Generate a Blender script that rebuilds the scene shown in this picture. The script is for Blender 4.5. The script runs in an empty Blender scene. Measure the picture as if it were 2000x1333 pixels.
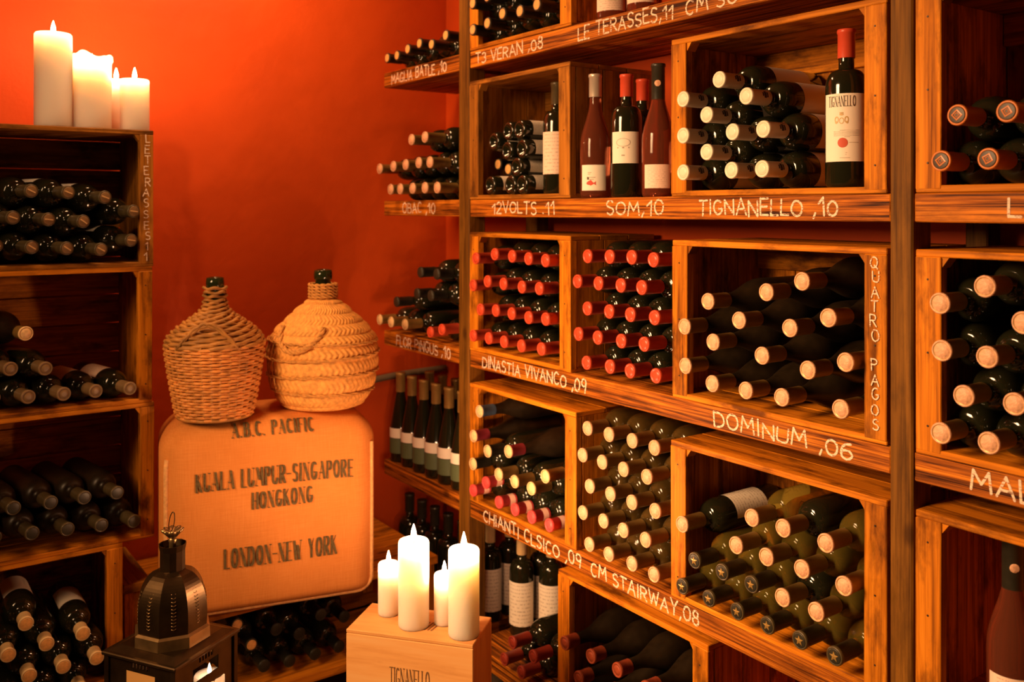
import bpy, bmesh, math, random
from mathutils import Vector, Matrix
random.seed(7)
PI = math.pi
S = bpy.context.scene
COL = S.collection

# ---------------------------------------------------------------- camera, world, lights, exposure
# world axes: +Y runs along the wine rack away from the camera, +X runs into the rack, Z is up (metres)
EYE = 1.5
FPX = 1800.0
MX, MY = 0.815, 0.579                       # camera right = (MX,-MY), camera forward = (MY,MX)
cam_d = bpy.data.cameras.new('camera')
cam = bpy.data.objects.new('camera', cam_d)
COL.objects.link(cam)
S.camera = cam
cam.matrix_world = Matrix(((MX, 0, -MY, 0), (-MY, 0, -MX, 0), (0, 1, 0, EYE), (0, 0, 0, 1)))
cam_d.sensor_width = 36.0
cam_d.lens = 36.0 * FPX / 2000.0
cam_d.shift_y = -(666.5 - 408.0) / 2000.0
cam_d.clip_start = 0.05
cam_d.dof.use_dof = True
cam_d.dof.focus_distance = 1.85
cam_d.dof.aperture_fstop = 4.0

w = bpy.data.worlds.new('world')
S.world = w
w.use_nodes = True
w.node_tree.nodes['Background'].inputs[0].default_value = (1.0, 0.42, 0.10, 1)
w.node_tree.nodes['Background'].inputs[1].default_value = 0.012


def area_light(name, loc, target, size, energy, col, size_y=None):
    d = bpy.data.lights.new(name, 'AREA')
    d.energy = energy
    d.color = col
    d.size = size
    if size_y:
        d.shape = 'RECTANGLE'
        d.size_y = size_y
    o = bpy.data.objects.new(name, d)
    COL.objects.link(o)
    o.location = loc
    o.rotation_euler = (Vector(target) - Vector(loc)).to_track_quat('-Z', 'Y').to_euler()
    return o


KEYC = (1.0, 0.57, 0.27)
kl = area_light('room_lamp', (-0.95, 1.62, 2.05), (1.40, 1.30, 0.90), 0.7, 30.0, KEYC, 0.9)
kl.data.spread = math.radians(85)
area_light('ceiling_lamp', (0.86, 2.46, 2.64), (0.95, 2.75, 1.6), 0.30, 15.0, (1.0, 0.55, 0.25))

sd = bpy.data.lights.new('candle_fill_spot', 'SPOT')  # added fill light that brightens the upper-left candles; no real fixture there
sd.energy = 42.0
sd.color = (1.0, 0.58, 0.30)
sd.spot_size = math.radians(36)
sd.spot_blend = 0.9
sd.shadow_soft_size = 0.06
so = bpy.data.objects.new('candle_fill_spot', sd)
COL.objects.link(so)
so.location = (-0.15, 1.35, 2.55)
so.rotation_euler = (Vector((0.42, 2.65, 1.92)) - Vector(so.location)).to_track_quat('-Z', 'Y').to_euler()

S.view_settings.view_transform = 'Standard'
S.view_settings.look = 'None'
S.view_settings.gamma = 1.0
S.view_settings.use_curve_mapping = False
S.view_settings.exposure = 0.0
FLAME = 1150.0

# ---------------------------------------------------------------- picture -> place helpers (reading the photo's layout)


def ray(px, py):
    a = (px - 1000.0) / FPX
    return MY + MX * a, MX - MY * a, -(py - 408.0) / FPX


def onX(px, py, X):
    dx, dy, dz = ray(px, py)
    t = X / dx
    return t * dy, EYE + t * dz


def onY(px, py, Y):
    dx, dy, dz = ray(px, py)
    t = Y / dy
    return t * dx, EYE + t * dz


def at_depth(px, py, Z):
    dx, dy, dz = ray(px, py)
    return Vector((dx * Z, dy * Z, EYE + dz * Z))


FRONT = 1.48          # front plane of the rack
WALLX = 1.80          # wall behind the rack
WALLY = 2.96          # red wall
LEV = [1.966, 1.527, 1.082, 0.637, 0.22]       # shelf tops

# ---------------------------------------------------------------- materials


def nmat(name):
    m = bpy.data.materials.new(name)
    m.use_nodes = True
    nt = m.node_tree
    b = nt.nodes['Principled BSDF']
    return m, nt, b


def N(nt, typ, **kw):
    n = nt.nodes.new(typ)
    for k, v in kw.items():
        setattr(n, k, v)
    return n


def ramp(nt, stops):
    r = nt.nodes.new('ShaderNodeValToRGB')
    e = r.color_ramp.elements
    while len(e) < len(stops):
        e.new(0.5)
    for i, (p, c) in enumerate(stops):
        e[i].position = p
        e[i].color = (c[0], c[1], c[2], 1)
    return r


def plain(name, col, rough=0.5, metal=0.0, spec=0.5, noise=0.0, nscale=40, bump=0.0, sss=0.0, trans=0.0, ior=1.45, coat=0.0):
    m, nt, b = nmat(name)
    b.inputs['Base Color'].default_value = (*col, 1)
    b.inputs['Roughness'].default_value = rough
    b.inputs['Metallic'].default_value = metal
    b.inputs['Specular IOR Level'].default_value = spec
    b.inputs['IOR'].default_value = ior
    b.inputs['Transmission Weight'].default_value = trans
    b.inputs['Coat Weight'].default_value = coat
    if sss:
        b.inputs['Subsurface Weight'].default_value = sss
        b.inputs['Subsurface Radius'].default_value = (1.0, 0.9, 0.8)
        b.inputs['Subsurface Scale'].default_value = 0.02
    if noise or bump:
        tc = N(nt, 'ShaderNodeTexCoord')
        nz = N(nt, 'ShaderNodeTexNoise')
        nz.inputs['Scale'].default_value = nscale
        nz.inputs['Detail'].default_value = 5
        nt.links.new(tc.outputs['Object'], nz.inputs['Vector'])
        if noise:
            r = ramp(nt, [(0.3, [c * (1 - noise) for c in col]), (0.7, [min(1, c * (1 + noise * 0.6)) for c in col])])
            nt.links.new(nz.outputs['Fac'], r.inputs[0])
            nt.links.new(r.outputs[0], b.inputs['Base Color'])
        if bump:
            bp = N(nt, 'ShaderNodeBump')
            bp.inputs['Strength'].default_value = bump
            bp.inputs['Distance'].default_value = 0.004
            nt.links.new(nz.outputs['Fac'], bp.inputs['Height'])
            nt.links.new(bp.outputs[0], b.inputs['Normal'])
    return m


def wood(name, c_dark, c_mid, c_light, rough=0.6, gscale=34.0, stain=0.55, bump=0.35, knots=True, cw=0.16, dirt=0.50):
    """grain runs along U; U and V are metres on each board"""
    m, nt, b = nmat(name)
    L = nt.links.new
    uv = N(nt, 'ShaderNodeUVMap')
    oi = N(nt, 'ShaderNodeObjectInfo')
    mul = N(nt, 'ShaderNodeMath', operation='MULTIPLY')
    mul.inputs[1].default_value = 37.0
    L(oi.outputs['Random'], mul.inputs[0])
    add = N(nt, 'ShaderNodeVectorMath', operation='ADD')
    L(uv.outputs[0], add.inputs[0])
    L(mul.outputs[0], add.inputs[1])
    mp = N(nt, 'ShaderNodeMapping')
    mp.inputs['Scale'].default_value = (1.6, gscale, 1)
    L(add.outputs[0], mp.inputs[0])
    n1 = N(nt, 'ShaderNodeTexNoise')
    n1.inputs['Scale'].default_value = 1.6
    n1.inputs['Detail'].default_value = 7
    n1.inputs['Roughness'].default_value = 0.62
    n1.inputs['Distortion'].default_value = 0.7
    L(mp.outputs[0], n1.inputs['Vector'])
    mp2 = N(nt, 'ShaderNodeMapping')
    mp2.inputs['Scale'].default_value = (4.0, gscale * 5, 1)
    L(add.outputs[0], mp2.inputs[0])
    n2 = N(nt, 'ShaderNodeTexNoise')
    n2.inputs['Scale'].default_value = 1.5
    n2.inputs['Detail'].default_value = 4
    L(mp2.outputs[0], n2.inputs['Vector'])
    mix = N(nt, 'ShaderNodeMath', operation='MULTIPLY_ADD')
    mix.inputs[1].default_value = 0.35
    L(n2.outputs['Fac'], mix.inputs[0])
    sc = N(nt, 'ShaderNodeMath', operation='MULTIPLY')
    sc.inputs[1].default_value = 0.65
    L(n1.outputs['Fac'], sc.inputs[0])
    L(sc.outputs[0], mix.inputs[2])
    r = ramp(nt, [(0.5 - cw, c_dark), (0.5, c_mid), (0.5 + cw, c_light)])
    L(mix.outputs[0], r.inputs[0])
    # irregular dirt and wear patches
    mp3 = N(nt, 'ShaderNodeMapping')
    mp3.inputs['Scale'].default_value = (5.0, 14.0, 1)
    L(add.outputs[0], mp3.inputs[0])
    n3 = N(nt, 'ShaderNodeTexNoise')
    n3.inputs['Scale'].default_value = 1.3
    n3.inputs['Detail'].default_value = 8
    n3.inputs['Roughness'].default_value = 0.65
    L(mp3.outputs[0], n3.inputs['Vector'])
    r3 = ramp(nt, [(dirt, (0, 0, 0)), (dirt + .17, (1, 1, 1))])
    L(n3.outputs['Fac'], r3.inputs[0])
    st = N(nt, 'ShaderNodeMath', operation='MULTIPLY')
    st.inputs[1].default_value = stain
    L(r3.outputs[0], st.inputs[0])
    mc = N(nt, 'ShaderNodeMix', data_type='RGBA')
    L(st.outputs[0], mc.inputs['Factor'])
    L(r.outputs[0], mc.inputs['A'])
    mc.inputs['B'].default_value = (c_dark[0] * 0.35, c_dark[1] * 0.3, c_dark[2] * 0.3, 1)
    out = mc.outputs['Result']
    if knots:
        mp4 = N(nt, 'ShaderNodeMapping')
        mp4.inputs['Scale'].default_value = (5.0, 9.0, 1)
        L(add.outputs[0], mp4.inputs[0])
        vo = N(nt, 'ShaderNodeTexVoronoi')
        vo.inputs['Scale'].default_value = 1.0
        L(mp4.outputs[0], vo.inputs['Vector'])
        r4 = ramp(nt, [(0.05, (1, 1, 1)), (0.13, (0, 0, 0))])
        L(vo.outputs['Distance'], r4.inputs[0])
        k = N(nt, 'ShaderNodeMath', operation='MULTIPLY')
        k.inputs[1].default_value = 0.7
        L(r4.outputs[0], k.inputs[0])
        mk = N(nt, 'ShaderNodeMix', data_type='RGBA')
        L(k.outputs[0], mk.inputs['Factor'])
        L(out, mk.inputs['A'])
        mk.inputs['B'].default_value = (c_dark[0] * 0.5, c_dark[1] * 0.4, c_dark[2] * 0.4, 1)
        out = mk.outputs['Result']
    hv = N(nt, 'ShaderNodeHueSaturation')
    vr = N(nt, 'ShaderNodeMapRange')
    vr.inputs['To Min'].default_value = 0.8
    vr.inputs['To Max'].default_value = 1.2
    L(oi.outputs['Random'], vr.inputs['Value'])
    L(vr.outputs[0], hv.inputs['Value'])
    L(out, hv.inputs['Color'])
    L(hv.outputs[0], b.inputs['Base Color'])
    b.inputs['Roughness'].default_value = rough
    b.inputs['Specular IOR Level'].default_value = 0.15
    bp = N(nt, 'ShaderNodeBump')
    bp.inputs['Strength'].default_value = bump
    bp.inputs['Distance'].default_value = 0.002
    L(mix.outputs[0], bp.inputs['Height'])
    L(bp.outputs[0], b.inputs['Normal'])
    return m


M = {}
M['crate'] = wood('crate_wood', (0.18, 0.048, 0.002), (0.56, 0.175, 0.006), (0.80, 0.285, 0.016), stain=0.85)
M['crate_old'] = wood('old_crate_wood', (0.13, 0.042, 0.004), (0.34, 0.125, 0.012), (0.50, 0.20, 0.026), stain=0.8)
M['shelf'] = wood('shelf_wood', (0.035, 0.007, 0.0008), (0.34, 0.090, 0.006), (0.72, 0.23, 0.016), gscale=52, stain=0.45, bump=0.6, rough=0.55, cw=0.11)
M['post'] = wood('post_wood', (0.06, 0.022, 0.002), (0.15, 0.060, 0.006), (0.24, 0.098, 0.010), stain=0.4)
M['pine'] = wood('pine_wood', (0.66, 0.24, 0.045), (0.92, 0.45, 0.15), (0.96, 0.55, 0.22), gscale=14, stain=0.15, bump=0.08, dirt=.56, cw=.30)

# red plaster
m, nt, b = nmat('red_plaster')
tc = N(nt, 'ShaderNodeTexCoord')
nz = N(nt, 'ShaderNodeTexNoise')
nz.inputs['Scale'].default_value = 2.2
nz.inputs['Detail'].default_value = 6
nt.links.new(tc.outputs['Object'], nz.inputs['Vector'])
rr = ramp(nt, [(0.3, (0.52, 0.058, 0.004)), (0.7, (0.66, 0.082, 0.006))])
nt.links.new(nz.outputs['Fac'], rr.inputs[0])
nt.links.new(rr.outputs[0], b.inputs['Base Color'])
b.inputs['Roughness'].default_value = 0.6
b.inputs['Specular IOR Level'].default_value = 0.25
nb = N(nt, 'ShaderNodeTexNoise')
nb.inputs['Scale'].default_value = 9
nb.inputs['Detail'].default_value = 8
nt.links.new(tc.outputs['Object'], nb.inputs['Vector'])
bp = N(nt, 'ShaderNodeBump')
bp.inputs['Strength'].default_value = 0.25
bp.inputs['Distance'].default_value = 0.02
nt.links.new(nb.outputs['Fac'], bp.inputs['Height'])
nt.links.new(bp.outputs[0], b.inputs['Normal'])
M['wall'] = m
M['floor'] = plain('stone_floor', (0.16, 0.10, 0.06), 0.7, noise=0.4, nscale=6, bump=0.3)
M['ceiling'] = plain('ceiling_plaster', (0.40, 0.10, 0.03), 0.8, noise=0.15, nscale=4)

M['dark_glass'] = plain('dark_glass', (0.012, 0.012, 0.005), 0.10, spec=0.6, coat=0.3)
M['dull_glass'] = plain('dusty_dark_glass', (0.020, 0.012, 0.005), 0.38, spec=0.4, noise=0.5, nscale=30)
M['brown_glass'] = plain('brown_glass', (0.06, 0.035, 0.008), 0.12, spec=0.5, noise=0.3, nscale=20)
M['olive_glass'] = plain('olive_glass', (0.42, 0.31, 0.05), 0.06, trans=0.85, ior=1.25)
M['rose_glass'] = plain('rose_glass', (0.42, 0.115, 0.055), 0.05, trans=0.8, ior=1.3)
M['green_label'] = plain('green_label', (0.10, 0.13, 0.06), 0.6)
M['cream_cap'] = plain('cream_foil', (0.86, 0.75, 0.56), 0.38, noise=0.05)
M['red_cap'] = plain('red_foil', (0.64, 0.075, 0.030), 0.36, noise=0.1)
M['dull_red_cap'] = plain('dull_red_foil', (0.34, 0.04, 0.02), 0.45, noise=0.15)
M['rust_wax'] = plain('rust_wax', (0.34, 0.06, 0.018), 0.6, noise=0.25, bump=0.3)
M['olive_cap'] = plain('olive_foil', (0.44, 0.27, 0.075), 0.34, metal=0.25, noise=0.15)
M['copper_end'] = plain('copper_disc', (0.80, 0.43, 0.25), 0.42, noise=0.22, nscale=160, bump=0.5)
M['gold_cap'] = plain('gold_foil', (0.40, 0.24, 0.065), 0.35, metal=0.35, noise=0.2)
M['gold_end'] = plain('gold_disc', (0.88, 0.58, 0.28), 0.4, noise=0.2, nscale=140, bump=0.3)
M['orange_cap'] = plain('orange_foil', (0.66, 0.19, 0.035), 0.36, noise=0.08)
M['black_cap'] = plain('black_foil', (0.030, 0.026, 0.016), 0.36, spec=0.5, noise=0.3)
M['olive_black_cap'] = plain('dark_olive_foil', (0.085, 0.060, 0.026), 0.34, spec=0.5, noise=0.3)
M['tan_end'] = plain('cork_end', (0.80, 0.40, 0.12), 0.7, noise=0.25, nscale=120)
M['tan_cap'] = plain('tan_foil', (0.72, 0.48, 0.22), 0.5, noise=0.15)
M['brown_cap'] = plain('brown_foil', (0.22, 0.13, 0.055), 0.42, noise=0.25)
M['silver_cap'] = plain('silver_foil', (0.72, 0.60, 0.48), 0.3, metal=0.5)
M['pink_cap'] = plain('pink_red_foil', (0.74, 0.07, 0.07), 0.36)
M['band'] = plain('pale_band', (0.85, 0.50, 0.38), 0.5)
M['blue_cap'] = plain('blue_foil', (0.07, 0.12, 0.20), 0.4)
M['purple_cap'] = plain('wine_foil', (0.32, 0.035, 0.05), 0.4)
M['bordeaux_dark_end'] = plain('dark_emblem_disc', (0.045, 0.025, 0.012), 0.45)
M['ink'] = plain('dark_ink', (0.055, 0.036, 0.018), 0.8)
M['sack_ink'] = plain('sack_ink', (0.13, 0.085, 0.028), 0.9, noise=0.5, nscale=160)
M['seal'] = plain('red_seal', (0.62, 0.10, 0.05), 0.6)
M['gold_print'] = plain('gold_print', (0.62, 0.42, 0.18), 0.5)
M['grey_print'] = plain('grey_print', (0.42, 0.32, 0.24), 0.7)
M['fish_red'] = plain('fish_red', (0.70, 0.06, 0.03), 0.6)
M['box_ink'] = plain('box_brand_ink', (0.20, 0.095, 0.03), 0.8, noise=0.3, nscale=90)
M['metal'] = plain('dark_bronze', (0.075, 0.045, 0.02), 0.34, metal=0.9, noise=0.35, nscale=25, bump=0.05)
M['brass'] = plain('aged_brass', (0.30, 0.19, 0.08), 0.38, metal=0.9, noise=0.3, nscale=30)
M['amber'] = plain('amber_glass', (0.75, 0.42, 0.14), 0.3, trans=0.4)
M['wicker'] = plain('wicker', (0.68, 0.26, 0.055), 0.55, noise=0.35, nscale=30)
M['wicker_dark'] = plain('wicker_aged', (0.42, 0.18, 0.036), 0.6, noise=0.45, nscale=26)
M['esparto'] = plain('esparto_grass', (0.76, 0.34, 0.07), 0.75, noise=0.3, nscale=90, bump=0.3)
M['rope'] = plain('esparto_rope', (0.58, 0.26, 0.055), 0.75, noise=0.35, nscale=120, bump=0.3)
M['green_glass'] = plain('green_glass', (0.015, 0.02, 0.006), 0.08, spec=0.6)
M['cable'] = plain('grey_conduit', (0.14, 0.10, 0.06), 0.5)
M['wick'] = plain('burnt_wick', (0.02, 0.012, 0.008), 0.9)
M['nail'] = plain('iron_nail', (0.06, 0.045, 0.035), 0.5, metal=0.7)

# wax
m = plain('candle_wax', (0.98, 0.83, 0.69), 0.45, sss=1.0)
m.node_tree.nodes['Principled BSDF'].inputs['Subsurface Scale'].default_value = 0.07
M['wax'] = m

# flame
m, nt, b = nmat('flame')
nt.nodes.remove(b)
em = N(nt, 'ShaderNodeEmission')
em.inputs[0].default_value = (1.0, 0.53, 0.28, 1)
em.inputs[1].default_value = FLAME
nt.links.new(em.outputs[0], nt.nodes['Material Output'].inputs[0])
M['flame'] = m
m = m.copy()
m.name = 'small_flame'
m.node_tree.nodes['Emission'].inputs[1].default_value = FLAME * 0.4
M['small_flame'] = m
m = m.copy()
m.name = 'lantern_flame'
m.node_tree.nodes['Emission'].inputs[1].default_value = FLAME * 0.07
M['lantern_flame'] = m

# chalk: dry strokes that skip along the grain
m, nt, b = nmat('chalk')
b.inputs['Base Color'].default_value = (0.86, 0.66, 0.50, 1)
b.inputs['Roughness'].default_value = 0.95
b.inputs['Specular IOR Level'].default_value = 0.1
tc = N(nt, 'ShaderNodeTexCoord')
mp = N(nt, 'ShaderNodeMapping')
mp.inputs['Scale'].default_value = (90, 90, 420)
nz = N(nt, 'ShaderNodeTexNoise')
nz.inputs['Scale'].default_value = 1.0
nz.inputs['Detail'].default_value = 4
nt.links.new(tc.outputs['Object'], mp.inputs[0])
nt.links.new(mp.outputs[0], nz.inputs['Vector'])
rr = ramp(nt, [(0.36, (0.0, 0.0, 0.0)), (0.48, (1, 1, 1))])
nt.links.new(nz.outputs['Fac'], rr.inputs[0])
nt.links.new(rr.outputs[0], b.inputs['Alpha'])
M['chalk'] = m

# paper label with faint lines of small print
def paper(name, col, ink, lines=True):
    m, nt, b = nmat(name)
    b.inputs['Roughness'].default_value = 0.65
    b.inputs['Base Color'].default_value = (*col, 1)
    if lines:
        uv = N(nt, 'ShaderNodeUVMap')
        sx = N(nt, 'ShaderNodeSeparateXYZ')
        nt.links.new(uv.outputs[0], sx.inputs[0])
        mp = N(nt, 'ShaderNodeMapping')
        mp.inputs['Scale'].default_value = (30, 13, 1)
        nt.links.new(uv.outputs[0], mp.inputs[0])
        nz = N(nt, 'ShaderNodeTexNoise')
        nz.inputs['Scale'].default_value = 1.0
        nz.inputs['Detail'].default_value = 2
        nt.links.new(mp.outputs[0], nz.inputs['Vector'])
        mu = N(nt, 'ShaderNodeMath', operation='MULTIPLY')
        mu.inputs[1].default_value = 12.0
        nt.links.new(sx.outputs['Y'], mu.inputs[0])
        fr = N(nt, 'ShaderNodeMath', operation='FRACT')
        nt.links.new(mu.outputs[0], fr.inputs[0])
        lt = N(nt, 'ShaderNodeMath', operation='LESS_THAN')
        lt.inputs[1].default_value = 0.30
        nt.links.new(fr.outputs[0], lt.inputs[0])
        gt = N(nt, 'ShaderNodeMath', operation='GREATER_THAN')
        gt.inputs[1].default_value = 0.50
        nt.links.new(nz.outputs['Fac'], gt.inputs[0])
        ab = N(nt, 'ShaderNodeMath', operation='MULTIPLY')
        nt.links.new(lt.outputs[0], ab.inputs[0])
        nt.links.new(gt.outputs[0], ab.inputs[1])
        # keep the print inside the margins
        c1 = N(nt, 'ShaderNodeMath', operation='COMPARE')
        c1.inputs[1].default_value = 0.5
        c1.inputs[2].default_value = 0.36
        nt.links.new(sx.outputs['X'], c1.inputs[0])
        c2 = N(nt, 'ShaderNodeMath', operation='MULTIPLY')
        nt.links.new(ab.outputs[0], c2.inputs[0])
        nt.links.new(c1.outputs[0], c2.inputs[1])
        c3 = N(nt, 'ShaderNodeMath', operation='MULTIPLY')
        c3.inputs[1].default_value = 0.55
        nt.links.new(c2.outputs[0], c3.inputs[0])
        mx = N(nt, 'ShaderNodeMix', data_type='RGBA')
        nt.links.new(c3.outputs[0], mx.inputs['Factor'])
        mx.inputs['A'].default_value = (*col, 1)
        mx.inputs['B'].default_value = (*ink, 1)
        nt.links.new(mx.outputs['Result'], b.inputs['Base Color'])
    return m


M['paper'] = paper('cream_paper', (0.90, 0.79, 0.64), (0.3, 0.2, 0.12))
M['paper_plain'] = paper('plain_paper', (0.92, 0.82, 0.68), (0.3, 0.2, 0.12), False)
M['paper_pink'] = paper('pink_paper', (0.90, 0.66, 0.52), (0.45, 0.22, 0.14))

# burlap weave
m, nt, b = nmat('burlap')
tc = N(nt, 'ShaderNodeTexCoord')
n1 = N(nt, 'ShaderNodeTexNoise')
mpa = N(nt, 'ShaderNodeMapping')
mpa.inputs['Scale'].default_value = (700, 60, 20)
nt.links.new(tc.outputs['Object'], mpa.inputs[0])
nt.links.new(mpa.outputs[0], n1.inputs['Vector'])
n1.inputs['Scale'].default_value = 1.0
n2 = N(nt, 'ShaderNodeTexNoise')
mpb = N(nt, 'ShaderNodeMapping')
mpb.inputs['Scale'].default_value = (20, 60, 700)
nt.links.new(tc.outputs['Object'], mpb.inputs[0])
nt.links.new(mpb.outputs[0], n2.inputs['Vector'])
n2.inputs['Scale'].default_value = 1.0
n3 = N(nt, 'ShaderNodeTexNoise')
nt.links.new(tc.outputs['Object'], n3.inputs['Vector'])
n3.inputs['Scale'].default_value = 7.0
n3.inputs['Detail'].default_value = 5
ad = N(nt, 'ShaderNodeMath', operation='ADD')
nt.links.new(n1.outputs['Fac'], ad.inputs[0])
nt.links.new(n2.outputs['Fac'], ad.inputs[1])
ad2 = N(nt, 'ShaderNodeMath', operation='MULTIPLY_ADD')
nt.links.new(n3.outputs['Fac'], ad2.inputs[0])
ad2.inputs[1].default_value = 0.7
nt.links.new(ad.outputs[0], ad2.inputs[2])
rr = ramp(nt, [(0.35, (0.56, 0.185, 0.032)), (0.6, (0.66, 0.235, 0.050)), (0.85, (0.74, 0.29, 0.075))])
sc = N(nt, 'ShaderNodeMath', operation='MULTIPLY')
sc.inputs[1].default_value = 0.45
nt.links.new(ad2.outputs[0], sc.inputs[0])
nt.links.new(sc.outputs[0], rr.inputs[0])
nt.links.new(rr.outputs[0], b.inputs['Base Color'])
b.inputs['Roughness'].default_value = 0.9
b.inputs['Specular IOR Level'].default_value = 0.15
bp = N(nt, 'ShaderNodeBump')
bp.inputs['Strength'].default_value = 0.4
bp.inputs['Distance'].default_value = 0.0015
nt.links.new(ad.outputs[0], bp.inputs['Height'])
nt.links.new(bp.outputs[0], b.inputs['Normal'])
M['burlap'] = m
M['piping'] = plain('burlap_piping', (0.78, 0.40, 0.14), 0.85, noise=0.2, nscale=120)

# ---------------------------------------------------------------- object helpers


def link(name, bm, mat, parent=None, smooth=False):
    me = bpy.data.meshes.new(name)
    bm.to_mesh(me)
    bm.free()
    if mat:
        me.materials.append(mat)
    if smooth:
        me.shade_smooth()
    o = bpy.data.objects.new(name, me)
    COL.objects.link(o)
    if parent:
        o.parent = parent
    return o


def inst(name, me, parent):
    o = bpy.data.objects.new(name, me)
    COL.objects.link(o)
    o.parent = parent
    return o


def empty(name, loc=(0, 0, 0), rz=0.0):
    o = bpy.data.objects.new(name, None)
    o.empty_display_size = 0.05
    o.location = loc
    o.rotation_euler = (0, 0, rz)
    COL.objects.link(o)
    return o


def tag(o, label, cat, group=None):
    o['label'] = label
    o['category'] = cat
    if group:
        o['group'] = group
    return o


def struct(o, label=None):
    o['kind'] = 'structure'
    if label:
        o['label'] = label
        o['category'] = label.split()[-1]
    return o


def box(bm, x0, x1, y0, y1, z0, z1, grain='x', bev=0.0015, jit=0.0):
    uvl = bm.loops.layers.uv.verify()
    tmp = bmesh.new()
    vs = [tmp.verts.new((x, y, z)) for x in (x0, x1) for y in (y0, y1) for z in (z0, z1)]
    for q in ((0, 1, 3, 2), (4, 6, 7, 5), (0, 4, 5, 1), (2, 3, 7, 6), (0, 2, 6, 4), (1, 5, 7, 3)):
        tmp.faces.new([vs[i] for i in q])
    if jit:
        for v in vs:
            v.co += Vector([random.uniform(-jit, jit) for _ in range(3)])
    if bev:
        bmesh.ops.bevel(tmp, geom=tmp.edges[:], offset=bev, segments=1, affect='EDGES')
    ou, ov = random.uniform(0, 50), random.uniform(0, 50)
    gi = 'xyz'.index(grain)
    tmp.normal_update()
    mp = {}
    for v in tmp.verts:
        mp[v.index] = bm.verts.new(v.co)
    tmp.verts.index_update()
    mp = {}
    for v in tmp.verts:
        mp[v] = bm.verts.new(v.co)
    for v in list(bm.verts):
        if not v.link_faces and v not in mp.values():
            pass
    for f in tmp.faces:
        nf = bm.faces.new([mp[v] for v in f.verts])
        n = [abs(c) for c in f.normal]
        ax = n.index(max(n))
        oth = [i for i in range(3) if i != ax]
        if gi in oth:
            ui = gi
            vi = [i for i in oth if i != gi][0]
            k = 1.0
        else:                       # end grain
            ui, vi = oth
            k = 0.25
        for lp in nf.loops:
            c = lp.vert.co
            lp[uvl].uv = (c[ui] * 1.0 + ou, c[vi] * k + ov + ax * 3.1)
    tmp.free()


def clean(bm):
    loose = [v for v in bm.verts if not v.link_faces]
    bmesh.ops.delete(bm, geom=loose, context='VERTS')


def boxobj(name, mat, parent, *boxes, **kw):
    bm = bmesh.new()
    for b_ in boxes:
        box(bm, *b_[:6], grain=b_[6] if len(b_) > 6 else 'x', **kw)
    clean(bm)
    return link(name, bm, mat, parent)


def lathe(prof, seg=40, bm=None, cap0=True, cap1=True, fr=None, closed_angle=None, center=0.0, uv=False):
    """revolve (r,z) about Z; fr(theta,i)->(dr,dz); closed_angle gives a partial sleeve"""
    bm = bm or bmesh.new()
    full = closed_angle is None
    n = seg if full else seg + 1
    uvl = bm.loops.layers.uv.verify() if uv else None
    rings = []
    for i, (r, z) in enumerate(prof):
        ring = []
        for k in range(n):
            th = 2 * PI * k / seg if full else center + closed_angle * (k / seg - 0.5)
            dr, dz = fr(th, i) if fr else (0, 0)
            ring.append(bm.verts.new(((r + dr) * math.cos(th), (r + dr) * math.sin(th), z + dz)))
        rings.append(ring)
    for i in range(len(prof) - 1):
        for k in range(seg):
            k2 = (k + 1) % n
            try:
                f = bm.faces.new((rings[i][k], rings[i][k2], rings[i + 1][k2], rings[i + 1][k]))
                f.smooth = True
                if uv:
                    for lp, (a, b2) in zip(f.loops, ((k, i), (k + 1, i), (k + 1, i + 1), (k, i + 1))):
                        lp[uvl].uv = (a / seg, b2 / (len(prof) - 1))
            except ValueError:
                pass
    if full and cap0:
        bm.faces.new(list(reversed(rings[0])))
    if full and cap1:
        bm.faces.new(rings[-1])
    return bm


def tube(pts, r, seg=8, bm=None, closed=False, rfun=None):
    bm = bm or bmesh.new()
    pts = [Vector(p) for p in pts]
    n = len(pts)
    rings = []
    prev = None
    for i, p in enumerate(pts):
        a = pts[(i - 1) % n] if (closed or i > 0) else p
        c = pts[(i + 1) % n] if (closed or i < n - 1) else p
        t = (c - a)
        t = t.normalized() if t.length > 1e-9 else Vector((0, 0, 1))
        if prev is None:
            u = t.orthogonal().normalized()
        else:
            u = (prev - t * prev.dot(t))
            u = u.normalized() if u.length > 1e-6 else t.orthogonal().normalized()
        prev = u
        v = t.cross(u)
        rr_ = rfun(i / max(1, n - 1)) if rfun else r
        rings.append([bm.verts.new(p + (u * math.cos(2 * PI * k / seg) + v * math.sin(2 * PI * k / seg)) * rr_) for k in range(seg)])
    m_ = n if closed else n - 1
    for i in range(m_):
        for k in range(seg):
            f = bm.faces.new((rings[i][k], rings[i][(k + 1) % seg], rings[(i + 1) % n][(k + 1) % seg], rings[(i + 1) % n][k]))
            f.smooth = True
    if not closed:
        bm.faces.new(list(reversed(rings[0])))
        bm.faces.new(rings[-1])
    return bm


# ---------------------------------------------------------------- lettering
def arc(cx, cy, rx, ry, a0, a1, n=8):
    return [(cx + rx * math.cos(math.radians(a0 + (a1 - a0) * i / n)), cy + ry * math.sin(math.radians(a0 + (a1 - a0) * i / n))) for i in range(n + 1)]


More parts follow.
